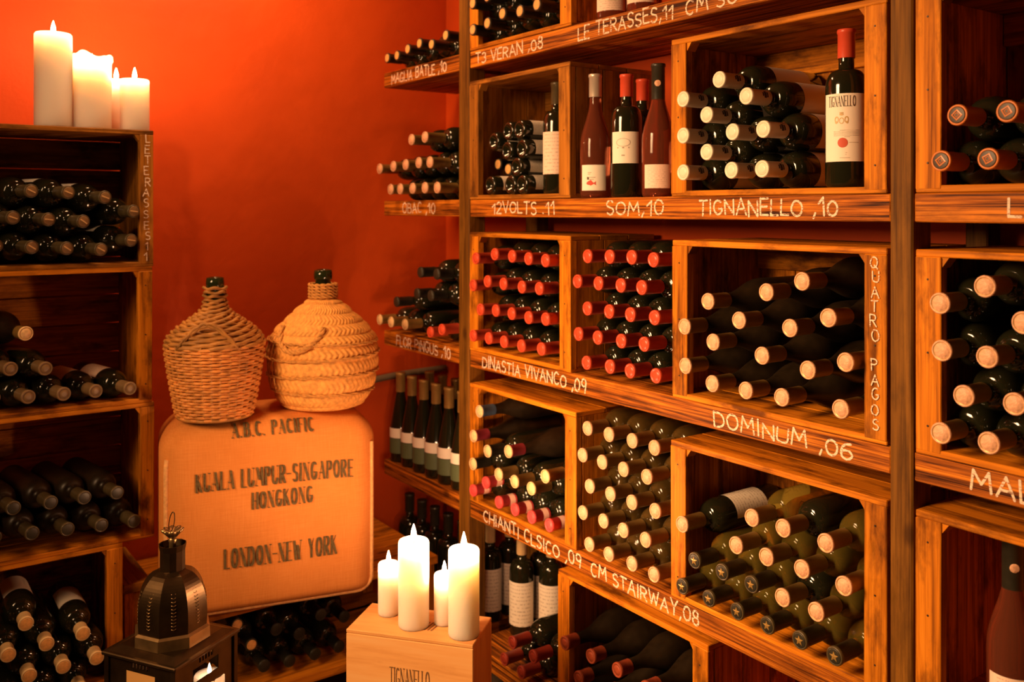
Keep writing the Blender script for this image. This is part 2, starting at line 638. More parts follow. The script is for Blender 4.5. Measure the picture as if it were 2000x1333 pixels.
FONT = {
    'A': (.7, [[(0, 0), (.35, 1), (.7, 0)], [(.13, .36), (.57, .36)]]),
    'B': (.6, [[(0, 0), (0, 1)], [(0, 1), (.32, 1)] + arc(.32, .77, .22, .23, 90, -90, 6) + [(0, .54)], [(.32, .54)] + arc(.34, .27, .25, .27, 90, -90, 6) + [(0, 0)]]),
    'C': (.62, [arc(.34, .5, .32, .5, 50, 310, 12)]),
    'D': (.65, [[(0, 0), (0, 1)], [(0, 1), (.25, 1)] + arc(.25, .5, .4, .5, 90, -90, 10) + [(0, 0)]]),
    'E': (.52, [[(0, 1), (0, 0)], [(0, 1), (.5, 1)], [(0, .52), (.42, .52)], [(0, 0), (.52, 0)]]),
    'F': (.5, [[(0, 1), (0, 0)], [(0, 1), (.5, 1)], [(0, .52), (.4, .52)]]),
    'G': (.66, [arc(.34, .5, .33, .5, 50, 330, 12) + [(.64, .42), (.4, .42)]]),
    'H': (.62, [[(0, 0), (0, 1)], [(.62, 0), (.62, 1)], [(0, .5), (.62, .5)]]),
    'I': (.12, [[(.06, 0), (.06, 1)]]),
    'J': (.45, [[(.45, 1), (.45, .25)] + arc(.22, .25, .23, .25, 0, -170, 6)]),
    'K': (.6, [[(0, 0), (0, 1)], [(.55, 1), (0, .45)], [(.18, .6), (.6, 0)]]),
    'L': (.48, [[(0, 1), (0, 0)], [(0, 0), (.48, 0)]]),
    'M': (.8, [[(0, 0), (.1, 1), (.4, .35), (.7, 1), (.8, 0)]]),
    'N': (.64, [[(0, 0), (0, 1), (.64, 0), (.64, 1)]]),
    'O': (.68, [arc(.34, .5, .34, .5, 90, 450, 14)]),
    'P': (.56, [[(0, 0), (0, 1)], [(0, 1), (.3, 1)] + arc(.3, .75, .25, .25, 90, -90, 6) + [(0, .5)]]),
    'Q': (.7, [arc(.34, .5, .34, .5, 90, 450, 14), [(.4, .25), (.72, -.08)]]),
    'R': (.58, [[(0, 0), (0, 1)], [(0, 1), (.3, 1)] + arc(.3, .75, .25, .25, 90, -90, 6) + [(0, .5)], [(.22, .5), (.58, 0)]]),
    'S': (.54, [arc(.28, .76, .25, .24, 35, 270, 9) + arc(.27, .26, .27, .26, 90, -145, 9)]),
    'T': (.62, [[(.31, 0), (.31, 1)], [(0, 1), (.62, 1)]]),
    'U': (.62, [[(0, 1), (0, .3)] + arc(.31, .3, .31, .3, 180, 360, 8) + [(.62, 1)]]),
    'V': (.64, [[(0, 1), (.32, 0), (.64, 1)]]),
    'W': (.9, [[(0, 1), (.22, 0), (.45, .75), (.68, 0), (.9, 1)]]),
    'X': (.6, [[(0, 0), (.6, 1)], [(0, 1), (.6, 0)]]),
    'Y': (.6, [[(0, 1), (.3, .48), (.6, 1)], [(.3, .48), (.3, 0)]]),
    'Z': (.6, [[(0, 1), (.6, 1), (0, 0), (.6, 0)]]),
    '0': (.58, [arc(.29, .5, .29, .5, 90, 450, 12)]),
    '1': (.34, [[(0, .68), (.3, 1), (.3, 0)]]),
    '2': (.54, [arc(.27, .73, .26, .27, 160, -30, 7) + [(0, 0), (.54, 0)]]),
    '3': (.52, [arc(.24, .76, .24, .24, 140, -80, 7), arc(.24, .27, .28, .27, 85, -140, 8)]),
    '6': (.54, [[(.46, 1)] + arc(.5, .5, .5, .5, 125, 180, 4) + arc(.27, .28, .27, .28, 180, 540, 12)]),
    '8': (.5, [arc(.25, .76, .2, .23, -90, 270, 10), arc(.25, .27, .25, .27, 90, 450, 10)]),
    '9': (.52, [arc(.26, .72, .25, .28, 0, 360, 12), [(.51, .72), (.42, 0)]]),
    ',': (.14, [[(.12, .12), (0, -.18)]]),
    '.': (.12, [[(.05, .03), (.07, .0)]]),
    '-': (.34, [[(0, .48), (.34, .48)]]),
    ' ': (.3, []),
}


def hull(pts):
    pts = sorted(set(pts))
    if len(pts) < 3:
        return pts
    def half(ps):
        h = []
        for p in ps:
            while len(h) > 1 and (h[-1][0] - h[-2][0]) * (p[1] - h[-2][1]) - (h[-1][1] - h[-2][1]) * (p[0] - h[-2][0]) <= 1e-12:
                h.pop()
            h.append(p)
        return h
    lo = half(pts)
    hi = half(pts[::-1])
    return lo[:-1] + hi[:-1]


def text_polys(txt, height, width=None, nib=(.1, .1), gap=.2, jitter=0.0, serif=False, slant=0.0, words=None):
    """polygons in (u,v) metres: u from 0 to width, v from 0 to height"""
    segs = []
    x = 0.0
    wid_ = 0
    for ch in txt:
        wid_ += ch == ' '
        wd, strokes = FONT[ch]
        dy = random.uniform(-1, 1) * jitter * 0.8
        sy = 1 + random.uniform(-1, 1) * jitter
        rot = random.uniform(-1, 1) * jitter * 0.5
        for st in strokes:
            pts = [(x + p[0] + rot * (p[1] - .5) + random.uniform(-1, 1) * jitter * .16 + slant * p[1], dy + p[1] * sy + random.uniform(-1, 1) * jitter * .16) for p in st]
            for a, c in zip(pts, pts[1:]):
                nb = nib
                if serif:
                    vert = abs(c[0] - a[0]) < 1e-6
                    if ch in 'AKMNVWXYZ' and not vert and (c[0] - a[0]) * (c[1] - a[1]) > 0:
                        nb = (.05, nib[1])
                    elif vert and (ch == 'N' or (ch == 'U' and a[0] - x > .4)):
                        nb = (.05, nib[1])
                segs.append((a, c, nb, wid_))
            if serif and len(st) > 1:
                for e, f in ((0, 1), (-1, -2)):
                    p, q = st[e], st[f]
                    if p[1] in (0, 1) and abs(p[0] - q[0]) < .4 * abs(p[1] - q[1]):
                        segs.append(((x + p[0] - .15, p[1]), (x + p[0] + .15, p[1]), (.02, nib[1]), wid_))
        x += wd + gap
    total = x - gap
    k = (width / total) if width else height
    out = []
    for a, c, nb, wn in segs:
        hw, hh = nb[0] / 2, nb[1] / 2
        ps = []
        for p in (a, c):
            cx, cy = p[0] * k, p[1] * height
            for sx, sy in ((-1, -1), (1, -1), (1, 1), (-1, 1)):
                if serif:
                    ps.append((cx + sx * hw * k, cy + sy * hh * height))
                else:
                    ps.append((cx + sx * hw * height, cy + sy * hh * height))
            if not serif:
                hwm = hw * height * 1.35
                ps += [(cx + hwm, cy), (cx - hwm, cy), (cx, cy + hwm), (cx, cy - hwm)]
        h = hull([(round(p[0], 6), round(p[1], 6)) for p in ps])
        if len(h) > 2:
            out.append(h)
            if words is not None:
                words.append(wn)
    return out


def print_poly(bm_, pts_, fn, step=.0025, both=False):
    """a flat printed shape, cut into strips so that it follows the bottle's curve"""
    t_ = bmesh.new()
    t_.faces.new([t_.verts.new((p[0], p[1], 0)) for p in pts_])
    bmesh.ops.triangulate(t_, faces=t_.faces[:])
    u0, u1 = min(p[0] for p in pts_), max(p[0] for p in pts_)
    u = u0 + step
    while u < u1:
        bmesh.ops.bisect_plane(t_, geom=t_.verts[:] + t_.edges[:] + t_.faces[:], plane_co=(u, 0, 0), plane_no=(1, 0, 0))
        u += step
    if both:
        v0, v1 = min(p[1] for p in pts_), max(p[1] for p in pts_)
        v_ = v0 + step
        while v_ < v1:
            bmesh.ops.bisect_plane(t_, geom=t_.verts[:] + t_.edges[:] + t_.faces[:], plane_co=(0, v_, 0), plane_no=(0, 1, 0))
            v_ += step
    mp_ = {v: bm_.verts.new(fn(v.co.x, v.co.y, 0)) for v in t_.verts}
    for f in t_.faces:
        bm_.faces.new([mp_[v] for v in f.verts])
    t_.free()


def word_objs(name, txt, h, width, fn, mat, parent, curved=False, **kw):
    wl = []
    pl_ = text_polys(txt, h, width, words=wl, **kw)
    for wn in sorted(set(wl)):
        if curved:
            bm_ = bmesh.new()
            for p, q in zip(pl_, wl):
                if q == wn:
                    print_poly(bm_, p, fn, .006, True)
        else:
            bm_ = polys_bm([p for p, q in zip(pl_, wl) if q == wn], fn)
        link(name, bm_, mat, parent)


def polys_bm(polys, fn, bm=None):
    bm = bm or bmesh.new()
    for i, h in enumerate(polys):
        vs = [bm.verts.new(fn(u, v, (i % 7) * 1e-5)) for u, v in h]
        try:
            bm.faces.new(vs)
        except ValueError:
            pass
    return bm


# ---------------------------------------------------------------- the setting
bm = bmesh.new()
box(bm, -2.2, WALLX + 0.1, -1.4, WALLY + 0.1, -0.1, 0.0, bev=0)
clean(bm)
struct(link('floor', bm, M['floor']))
bm = bmesh.new()
box(bm, -2.2, WALLX + 0.1, -1.4, WALLY + 0.1, 2.8, 2.9, bev=0)
clean(bm)
struct(link('ceiling', bm, M['ceiling']))
bm = bmesh.new()
box(bm, -2.2, WALLX, WALLY, WALLY + 0.1, 0, 2.8, bev=0)
clean(bm)
struct(link('wall_back', bm, M['wall']))
bm = bmesh.new()
box(bm, WALLX, WALLX + 0.1, -1.4, WALLY + 0.1, 0, 2.8, bev=0)
clean(bm)
struct(link('wall_right', bm, M['wall']))

# ---------------------------------------------------------------- the long rack (posts + shelf boards + chalk)
rack = empty('wine_rack', (FRONT, 1.6, 0))
tag(rack, 'long dark wooden wall rack with posts and five shelves of chalked names', 'rack')
BAYS = {'A': (0.934, 2.298), 'B': (2.355, 2.845), 'C': (0.05, 0.891)}
rl = rack.location


def rackbox(name, mat, *bxs, **kw):
    return boxobj(name, mat, rack, *[(b_[0] - rl[0], b_[1] - rl[0], b_[2] - rl[1], b_[3] - rl[1], b_[4], b_[5], b_[6]) for b_ in bxs], **kw)


boards = {}
for bay, (y0, y1) in BAYS.items():
    for li, zt in enumerate(LEV):
        boards[bay, li] = rackbox('shelf_board', M['shelf'], (FRONT, FRONT + 0.145, y0 + .001, y1 - .001, zt - 0.05, zt, 'y'), (FRONT + 0.147, FRONT + 0.295, y0 + .001, y1 - .001, zt - 0.05, zt, 'y'), bev=0.002)
for (y0, y1) in ((2.298, 2.355), (0.891, 0.934), (0.0, 0.045)):
    rackbox('post', M['post'], (FRONT - 0.004, FRONT + 0.055, y0, y1, 0, 2.62, 'z'), bev=0.003)
    rackbox('post', M['post'], (FRONT + 0.245, FRONT + 0.295, y0, y1, 0, 2.62, 'z'), bev=0.003)


def shelf_text(bay, li, x0, x1, txt, h=0.031, nib=.105):
    yl, _ = onX(x0, 408, FRONT)
    yr, _ = onX(x1, 408, FRONT)
    zb = LEV[li] - 0.025 - h / 2
    word_objs('chalk_lettering', txt, h, yl - yr, lambda u, v, e: (-0.0008 - e, yl - u - rl[1], zb + v), M['chalk'], boards[bay, li], nib=(nib, nib), jitter=0.10)


for a in (('B', 0, 765, 872, 'MAGLIA BATLE ,10'), ('A', 0, 930, 1060, 'T3 VERAN ,08'), ('A', 0, 1130, 1315, 'LE TERASSES,11'), ('A', 0, 1340, 1440, 'CM SO'),
          ('B', 1, 787, 850, 'OBAC ,10'), ('A', 1, 962, 1083, '12VOLTS .11'), ('A', 1, 1185, 1296, 'SOM,10'), ('A', 1, 1366, 1636, 'TIGNANELLO ,10'), ('C', 1, 1970, 2035, 'LE'),
          ('B', 2, 775, 880, 'FLOR PINGUS ,10'), ('A', 2, 943, 1145, 'DINASTIA VIVANCO ,09'), ('A', 2, 1395, 1665, 'DOMINUM ,06'), ('C', 2, 1897, 2020, 'MAL'),
          ('A', 3, 945, 1135, 'CHIANTI CLSICO ,09'), ('A', 3, 1155, 1365, 'CM STAIRWAY,08')):
    shelf_text(*a)

# ---------------------------------------------------------------- crates
def crate(label, loc, rz, w_, h, d, mat, group, open_side=False, letters=None, stile=0.045, planks=3, flat_back=False):
    t = empty('wooden_crate', loc, rz)
    tag(t, label, 'crate', group)
    tk = 0.012
    hw = w_ / 2
    mm = M[mat]

    def pl(n, a0, a1, gap=0.002):
        s_ = (a1 - a0) / n
        return [(a0 + i * s_ + gap / 2, a0 + (i + 1) * s_ - gap / 2) for i in range(n)]
    boxobj('bottom_panel', mm, t, *[(-hw, hw, a, c, 0, tk, 'x') for a, c in pl(planks, 0, d)])
    boxobj('top_panel', mm, t, *[(-hw, hw, a + (0 if i else .0), c, h - tk + random.uniform(-.0006, 0), h, 'x') for i, (a, c) in enumerate(pl(planks, 0, d))])
    for s_ in (-1, 1):
        xa, xb = sorted((s_ * hw, s_ * (hw - tk)))
        boxobj('side_panel', mm, t, *[(xa, xb, a, c, tk, h - tk, 'z') for a, c in pl(3, 0.021, d)])
        xs, xe = sorted((s_ * hw, s_ * (hw - stile)))
        st = boxobj('stile', mm, t, (xs, xe, 0.0, 0.021, tk * .5, h - tk, 'z'), jit=0.0008)
        bm_ = bmesh.new()
        x_ = s_ * (hw - stile)
        sgn = -s_
        tri = [(x_, h - tk), (x_ + sgn * 0.013, h - tk), (x_, h - tk - 0.018)]
        va = [bm_.verts.new((p[0], 0.004, p[1])) for p in tri]
        vb = [bm_.verts.new((p[0], 0.03, p[1])) for p in tri]
        bm_.faces.new(va)
        bm_.faces.new(vb[::-1])
        for i in range(3):
            bm_.faces.new((va[i], vb[i], vb[(i + 1) % 3], va[(i + 1) % 3]))
        bmesh.ops.recalc_face_normals(bm_, faces=bm_.faces[:])
        link('corner_block', bm_, mm, t)
        for zz in (0.05, h * .5, h - 0.05):
            bm_ = lathe([(0.0019, 0), (0.0016, 0.0006)], 8)
            for v in bm_.verts:
                x, y, z = v.co
                v.co = (s_ * (hw - stile * .5) + x, -z - .0006, zz + y)
            link('nail', bm_, M['nail'], st)
        if letters and s_ == letters[1]:
            txt, zt, zb, hl = letters[0], letters[2], letters[3], letters[4]
            n = len(txt)
            words_ = {}
            for i, ch in enumerate(txt):
                if ch == ' ':
                    continue
                bm_ = words_.setdefault(txt[:i].count(' '), bmesh.new() if txt[:i].count(' ') not in words_ else None)
                zc = zt - (zt - zb) * i / (n - 1)
                wl = FONT[ch][0] * hl * 1.05
                pls = text_polys(ch, hl, wl, (.095, .095), jitter=0.08)
                xo = s_ * (hw - stile * .5) - wl / 2 + random.uniform(-.003, .003)
                polys_bm(pls, lambda u, v, e, xo=xo, zc=zc: (xo + u, -0.0022 - e, zc - hl / 2 + v), bm_)
            for bm_ in words_.values():
                link('chalk_lettering', bm_, M['chalk'], st)
    if flat_back:
        boxobj('back_panel', mm, t, *[(-hw + tk + .001, hw - tk - .001, d - tk, d, a, c, 'x') for a, c in pl(4, tk, h - tk, 0.003)])
        return t
    boxobj('back_panel', mm, t, *[(a, c, d - tk, d, tk, h - tk, 'z') for a, c in pl(5, -hw + tk + .001, hw - tk - .001, 0.002)])
    boxobj('back_rail', mm, t, (-hw + tk + .001, hw - tk - .001, d - tk - 0.012, d - tk - .0005, h - tk - 0.06, h - tk - .001, 'x'))
    return t


CH = 0.348
CD = 0.295
RZ = -PI / 2


def rack_crate(label, y_hi, y_lo, li, group='wooden crates on the rack', mat='crate', letters=None, h=CH):
    return crate(label, (FRONT - 0.004, (y_hi + y_lo) / 2, LEV[li] + .0005), RZ, y_hi - y_lo, h, CD, mat, group, letters=letters)


Y_ = lambda px: onX(px, 408, FRONT)[0]
rack_crate('wooden crate on the top shelf, holding dark bottles with corked ends', 2.295, 1.82, 0)
rack_crate('left wooden crate on the second shelf with small bottles and one standing', 2.295, 1.825, 1, mat='crate_old')
rack_crate('right wooden crate on the second shelf, full of cream-capped bottles', Y_(1313), 0.94, 1)
rack_crate('left wooden crate on the third shelf, full of red-capped bottles', 2.295, 1.822, 2)
rack_crate('right wooden crate on the third shelf, chalk letters down its right edge', Y_(1315), 0.94, 2, letters=('QUATRO PAGOS', 1, .322, .035, .0195))
rack_crate('left wooden crate on the fourth shelf holding mixed coloured caps', 2.295, 1.80, 3)
rack_crate('right wooden crate on the fourth shelf with olive glass bottles', Y_(1312), 0.94, 3)
rack_crate('wooden crate on the bottom shelf holding rust-capped dark bottles', 1.873, 1.358, 4)
rack_crate('wooden crate beyond the right post, uppermost, with orange-capped bottles', 0.886, 0.37, 1)
rack_crate('wooden crate beyond the right post, middle one, with copper-ended bottles', 0.886, 0.37, 2)
rack_crate('wooden crate beyond the right post, lowest, holding one standing bottle', 0.886, 0.37, 3)

# left stack of crates: open towards the camera
LF = 2.58
XR = 0.65
lz = [1.346, 0.981, 0.618]
LG = 'stacked wooden crates at the left'
crate('topmost stacked crate at left under the candles, chalk letters on its edge', (XR - .26, LF, 1.3455), 0, .52, .365, .34, 'crate_old', LG, flat_back=True, letters=('LETERASSES11', 1, .342, .025, .0205), stile=.036)
crate('second crate from the top of the left stack, with rosy-labelled bottles', (XR - .263, LF, 0.9810), 0, .52, .3640, .34, 'crate', LG, flat_back=True, stile=.036)
crate('third crate from the top of the left stack, with dusty dark bottles', (XR - .258, LF, 0.6175), 0, .52, .3630, .34, 'crate', LG, flat_back=True, stile=.036)
crate('lowest visible crate of the left stack, with tan-capped bottles', (0.572 - .26, LF, 0.2555), 0, .52, .3615, .34, 'crate', LG, flat_back=True, stile=.04)
bm = bmesh.new()
box(bm, 0.05, .573, LF, LF + .34, 0, .2550, bev=.003)
clean(bm)
struct(link('trim_1', bm, M['post']))

# ---------------------------------------------------------------- bottles
def prof_bordeaux(r=.0375, L=.30):
    k = L / .30
    p = [(r * .12, .014), (r * .40, .010), (r * .62, .0015), (r * .72, 0.0), (r * .93, .002), (r, .008), (r, .185 * k)]
    for i in range(1, 9):
        a = i / 8 * PI / 2
        p.append((.0145 + (r - .0145) * math.cos(a) ** .75 if i < 8 else .0145, (.185 + .038 * math.sin(a)) * k))
    p += [(.0142, .24 * k), (.0138, .284 * k), (.0152, .286 * k), (.0152, .297 * k), (.012, .2985 * k)]
    return p


def prof_burgundy(r=.042, L=.295):
    k = L / .295
    p = [(r * .12, .014), (r * .40, .010), (r * .62, .0015), (r * .72, 0.0), (r * .93, .002), (r, .008), (r, .125 * k)]
    for i in range(1, 11):
        s_ = i / 10
        e = 1 - (3 * s_ * s_ - 2 * s_ ** 3)
        p.append((.0145 + (r - .0145) * (e ** .95), (.125 + .105 * s_) * k))
    p += [(.0138, .279 * k), (.0152, .281 * k), (.0152, .292 * k), (.012, .2935 * k)]
    return p


def prof_flute(r=.037, L=.30):
    k = L / .30
    p = [(r * .12, .014), (r * .40, .010), (r * .62, .0015), (r * .72, 0.0), (r * .93, .002), (r, .008), (r, .11 * k)]
    for i in range(1, 11):
        s_ = i / 10
        e = (1 - s_) ** 1.15 * (1 + .25 * s_)
        p.append((.0145 + (r - .0145) * min(1, e), (.11 + .125 * s_) * k))
    p += [(.0138, .284 * k), (.0152, .286 * k), (.0152, .297 * k), (.012, .2985 * k)]
    return p


PROF = {
    'bordeaux': (prof_bordeaux(), .30, .0375, (.048, .165)),
    'bordeaux_fat': (prof_bordeaux(.0385, .30), .30, .0385, (.05, .17)),
    'bordeaux_slim': (prof_bordeaux(.0365, .30), .30, .0365, (.05, .17)),
    'burgundy': (prof_burgundy(), .295, .042, (.03, .115)),
    'burgundy_slim': (prof_burgundy(.0385, .312), .312, .0385, (.018, .095)),
    'flute': (prof_flute(), .30, .037, (.07, .108)),
    'half': (prof_bordeaux(.0265, .19), .19, .0265, (.035, .12)),
}
CACHE = {}


def cached(key, fn):
    if key not in CACHE:
        bm_, mat = fn()
        me = bpy.data.meshes.new(key[0])
        bm_.to_mesh(me)
        bm_.free()
        if mat:
            me.materials.append(mat)
        CACHE[key] = me
    return CACHE[key]


# style: profile, glass, capsule material, end-disc material, capsule length, extra
STYLE = {
    'cream': ('bordeaux_fat', 'dark_glass', 'cream_cap', None, .062, 'crest'),
    'red': ('bordeaux_slim', 'dark_glass', 'red_cap', None, .060, None),
    'dullred': ('bordeaux', 'dark_glass', 'dull_red_cap', None, .058, None),
    'rust': ('burgundy', 'dull_glass', 'rust_wax', None, .040, None),
    'copper': ('burgundy', 'dull_glass', 'olive_cap', 'copper_end', .058, None),
    'copper_bx': ('bordeaux', 'brown_glass', 'olive_cap', 'copper_end', .060, None),
    'copper_dk': ('bordeaux_fat', 'dark_glass', 'olive_cap', 'copper_end', .058, None),
    'copper_ol': ('bordeaux', 'olive_glass', 'olive_cap', 'copper_end', .060, None),
    'copper_br': ('bordeaux', 'dark_glass', 'olive_cap', 'copper_end', .060, None),
    'orange': ('bordeaux_fat', 'dark_glass', 'orange_cap', 'bordeaux_dark_end', .062, 'diamond'),
    'blackstar': ('bordeaux', 'olive_glass', 'olive_black_cap', 'black_cap', .060, 'star'),
    'foil': ('bordeaux', 'dark_glass', 'olive_black_cap', 'brown_cap', .055, 'bar'),
    'browncap': ('bordeaux', 'dark_glass', 'brown_cap', None, .055, None),
    'dusty': ('bordeaux', 'dull_glass', 'olive_black_cap', 'black_cap', .055, None),
    'tancap': ('bordeaux', 'dark_glass', 'tan_cap', 'tan_end', .042, None),
    'corked': ('bordeaux', 'dark_glass', 'black_cap', 'tan_end', .055, None),
    'paleend': ('bordeaux', 'dark_glass', 'gold_cap', 'copper_end', .070, None),
    'darkcap': ('bordeaux', 'dark_glass', 'black_cap', 'black_cap', .055, None),
    'gold': ('bordeaux', 'dark_glass', 'gold_cap', 'gold_end', .060, None),
    'goldend': ('bordeaux', 'dark_glass', 'black_cap', 'gold_end', .055, None),
    'pinkband': ('bordeaux', 'dark_glass', 'pink_cap', None, .055, 'band'),
    'blue': ('burgundy', 'dull_glass', 'blue_cap', 'gold_end', .050, None),
    'purple': ('burgundy', 'dull_glass', 'purple_cap', 'gold_end', .050, None),
    'goldbig': ('burgundy', 'dull_glass', 'gold_cap', 'gold_end', .045, None),
    'half_cork': ('half', 'dark_glass', 'black_cap', 'tan_end', .04, None),
    'half_base': ('half', 'dark_glass', 'black_cap', 'tan_end', .04, None),
    'rose_silver': ('burgundy_slim', 'rose_glass', 'silver_cap', None, .058, None),
    'rose_black': ('burgundy_slim', 'rose_glass', 'black_cap', None, .085, 'medal'),
    'red_stand': ('bordeaux_fat', 'dark_glass', 'red_cap', None, .055, None),
    'green_stand': ('flute', 'dark_glass', 'gold_cap', None, .065, None),
    'tan_stand': ('bordeaux', 'dark_glass', 'tan_cap', None, .060, None),
    'olive_stand': ('bordeaux', 'dark_glass', 'olive_black_cap', None, .060, None),
    'dark_stand': ('bordeaux', 'dark_glass', 'black_cap', None, .060, None),
}
LOOK = {
    'cream': 'cream-capped', 'red': 'red-capped', 'dullred': 'dull red-capped', 'rust': 'rust-capped', 'copper': 'copper-ended', 'copper_bx': 'copper-ended', 'copper_dk': 'copper-ended',
    'copper_ol': 'copper-ended', 'copper_br': 'copper-ended', 'orange': 'orange-capped', 'blackstar': 'star-ended', 'foil': 'foil-capped', 'browncap': 'brown-capped',
    'dusty': 'dusty', 'tancap': 'tan-capped', 'corked': 'cork-ended', 'paleend': 'pale-ended', 'darkcap': 'dark-capped', 'gold': 'gold-capped', 'goldend': 'gold-ended',
    'pinkband': 'pink-banded', 'blue': 'blue-capped', 'purple': 'purple-capped', 'goldbig': 'big gold-capped', 'half_cork': 'small cork-ended', 'half_base': 'small base-out',
}


def glass_bm(pn):
    return lathe(PROF[pn][0], 32)


def capsule_bm(L, cl):
    z1 = L
    z0 = L - cl
    return lathe([(.0156, z0), (.0160, z0 + .001), (.0159, z1 - .0085), (.0171, z1 - .0078), (.0174, z1 - .0045), (.0171, z1 - .0015), (.0162, z1), (.0142, z1), (.0128, z1 - .0016),
                  (.0106, z1 - .0014), (.0100, z1 - .0004), (.004, z1 - .0008)], 28, cap0=False)


def disc_bm(L, small=False):
    if small:
        return lathe([(.0136, L - .0014), (.0134, L + .0002), (.0122, L + .0004), (.002, L + .0007)], 28, cap0=False)
    return lathe([(.0176, L - .0036), (.0177, L - .0018), (.0166, L + .0005), (.0148, L + .0006), (.0141, L - .0010), (.0134, L - .0010), (.0126, L + .0003), (.002, L + .0007)], 28, cap0=False)


def emblem_bm(kind, L, cl):
    bm_ = bmesh.new()
    z = L + .0011
    if kind == 'star':
        pts = []
        for i in range(10):
            r = .0098 if i % 2 == 0 else .0042
            a = PI / 2 + i * PI / 5
            pts.append((r * math.cos(a), r * math.sin(a)))
        c = bm_.verts.new((0, 0, z + .001))
        vs = [bm_.verts.new((p[0], p[1], z)) for p in pts]
        for i in range(10):
            bm_.faces.new((c, vs[i], vs[(i + 1) % 10]))
    elif kind == 'diamond':
        for k in (.0095, .0045):
            o_ = [bm_.verts.new((k * math.cos(i * PI / 2), k * math.sin(i * PI / 2), z)) for i in range(4)]
            i_ = [bm_.verts.new((k * .7 * math.cos(i * PI / 2), k * .7 * math.sin(i * PI / 2), z + .0003)) for i in range(4)]
            for i in range(4):
                bm_.faces.new((o_[i], o_[(i + 1) % 4], i_[(i + 1) % 4], i_[i]))
    elif kind == 'bar':
        box(bm_, -.010, .010, -.0014, .0014, L + .0006, L + .0016, bev=0)
    elif kind == 'crest':
        # small dark crest printed on the capsule's side
        for a0, a1, z0, z1 in ((-.42, .30, .012, .016), (-.5, .42, .017, .024), (-.28, .22, .025, .029), (.5, .66, .012, .015)):
            lathe([(.01615, L - cl + z0), (.01615, L - cl + z1)], 4, bm_, closed_angle=(a1 - a0), center=-PI / 2 + (a0 + a1) / 2)
    elif kind == 'medal':
        lathe([(.0075, 0), (.006, .0008), (.001, .0009)], 18, bm_, cap0=False)
        for v in bm_.verts:
            x, y, zz = v.co
            v.co = (x, -.0161 - zz, L - cl * .55 + y)
    elif kind == 'band':
        lathe([(.01625, L - cl + .006), (.01625, L - cl + .024)], 28, bm_, cap0=False, cap1=False)
    return bm_


EMBM = {'star': 'gold_cap', 'diamond': 'orange_cap', 'bar': 'tan_cap', 'crest': 'ink', 'medal': 'copper_end', 'band': 'band'}
EMBN = {'star': 'star_emblem', 'diamond': 'diamond_emblem', 'bar': 'foil_tab', 'crest': 'crest_print', 'medal': 'medallion', 'band': 'pale_band'}
ZUP = Vector((0, 0, 1))


def sleeve_bm(R, z0, z1, ang, center=-PI / 2):
    return lathe([(R, z0), (R, (z0 + z1) / 2), (R, z1)], 20, closed_angle=ang, center=center, uv=True)


def bottle(style, base, d, label, group, face=(-.6, -.5, .6), paper_=None, roll=0.0):
    pn, gm, cm, em_, cl, ext = STYLE[style]
    L = PROF[pn][1]
    R = PROF[pn][2]
    t = empty('wine_bottle', base)
    d = Vector(d).normalized()
    f = Vector(face)
    f = f - d * f.dot(d)
    f.normalize()
    y = -f
    x = y.cross(d)
    t.rotation_euler = Matrix((x, y, d)).transposed().to_euler()
    tag(t, label, 'bottle', group)
    inst('glass', cached(('glass', pn, gm), lambda: (glass_bm(pn), M[gm])), t)
    c = inst('capsule', cached(('capsule', pn, cm, cl), lambda: (capsule_bm(L, cl), M[cm])), t)
    if em_:
        inst('capsule_end', cached(('capsule_end', pn, em_), lambda: (disc_bm(L, em_ in ('bordeaux_dark_end', 'black_cap', 'brown_cap', 'tan_end')), M[em_])), c)
    if ext:
        inst(EMBN[ext], cached((EMBN[ext], pn, ext, cl), lambda: (emblem_bm(ext, L, cl), M[EMBM[ext]])), c)
    if paper_:
        mat, z0, z1, ang = paper_
        inst('paper_label', cached(('paper_label', pn, mat, z0, z1, ang), lambda: (sleeve_bm(R + .0004, z0, z1, ang), M[mat])), t)
    return t


def relax(pts, rad, lo, hi, floor, iters=600, pairmin=None, inset=0.0, ceil=9.0):
    P = [[p[0], p[1]] for p in pts]
    O = [tuple(p) for p in P]
    n = len(P)
    for it in range(iters):
        for i in range(n):
            for j in range(i + 1, n):
                D = pairmin(i, j) if pairmin else rad[i] + rad[j] + .0008
                dx, dz = P[j][0] - P[i][0], P[j][1] - P[i][1]
                d_ = math.hypot(dx, dz)
                if d_ < D:
                    if d_ < 1e-6:
                        dx, dz, d_ = 1e-3, 0, 1e-3
                    k = (D - d_) / d_ * .5
                    P[i][0] -= dx * k
                    P[i][1] -= dz * k
                    P[j][0] += dx * k
                    P[j][1] += dz * k
        pull = .03 * (1 - it / iters) if it < iters * .8 else 0
        for i in range(n):
            P[i][0] += (O[i][0] - P[i][0]) * pull
            P[i][1] += (O[i][1] - P[i][1]) * pull
            P[i][0] = min(max(P[i][0], lo + max(inset, rad[i])), hi - max(inset, rad[i]))
            P[i][1] = min(max(P[i][1], floor + rad[i]), ceil - rad[i])
    return P


def nth(i, n):
    if n == 1:
        return 'alone'
    if i == 0:
        return 'leftmost'
    if i == n - 1:
        return 'rightmost'
    if n == 3:
        return 'middle one'
    return ['', 'second', 'third', 'fourth', 'fifth', 'sixth', 'seventh', 'eighth', 'ninth'][i] + ' from left'


def rowname(i, n):
    if n == 1:
        return ''
    if i == 0:
        return 'bottom row'
    if i == n - 1:
        return 'top row'
    if n == 3:
        return 'middle row'
    return ['', 'second', 'third', 'fourth', 'fifth', 'sixth', 'seventh', 'eighth'][i] + ' row up'


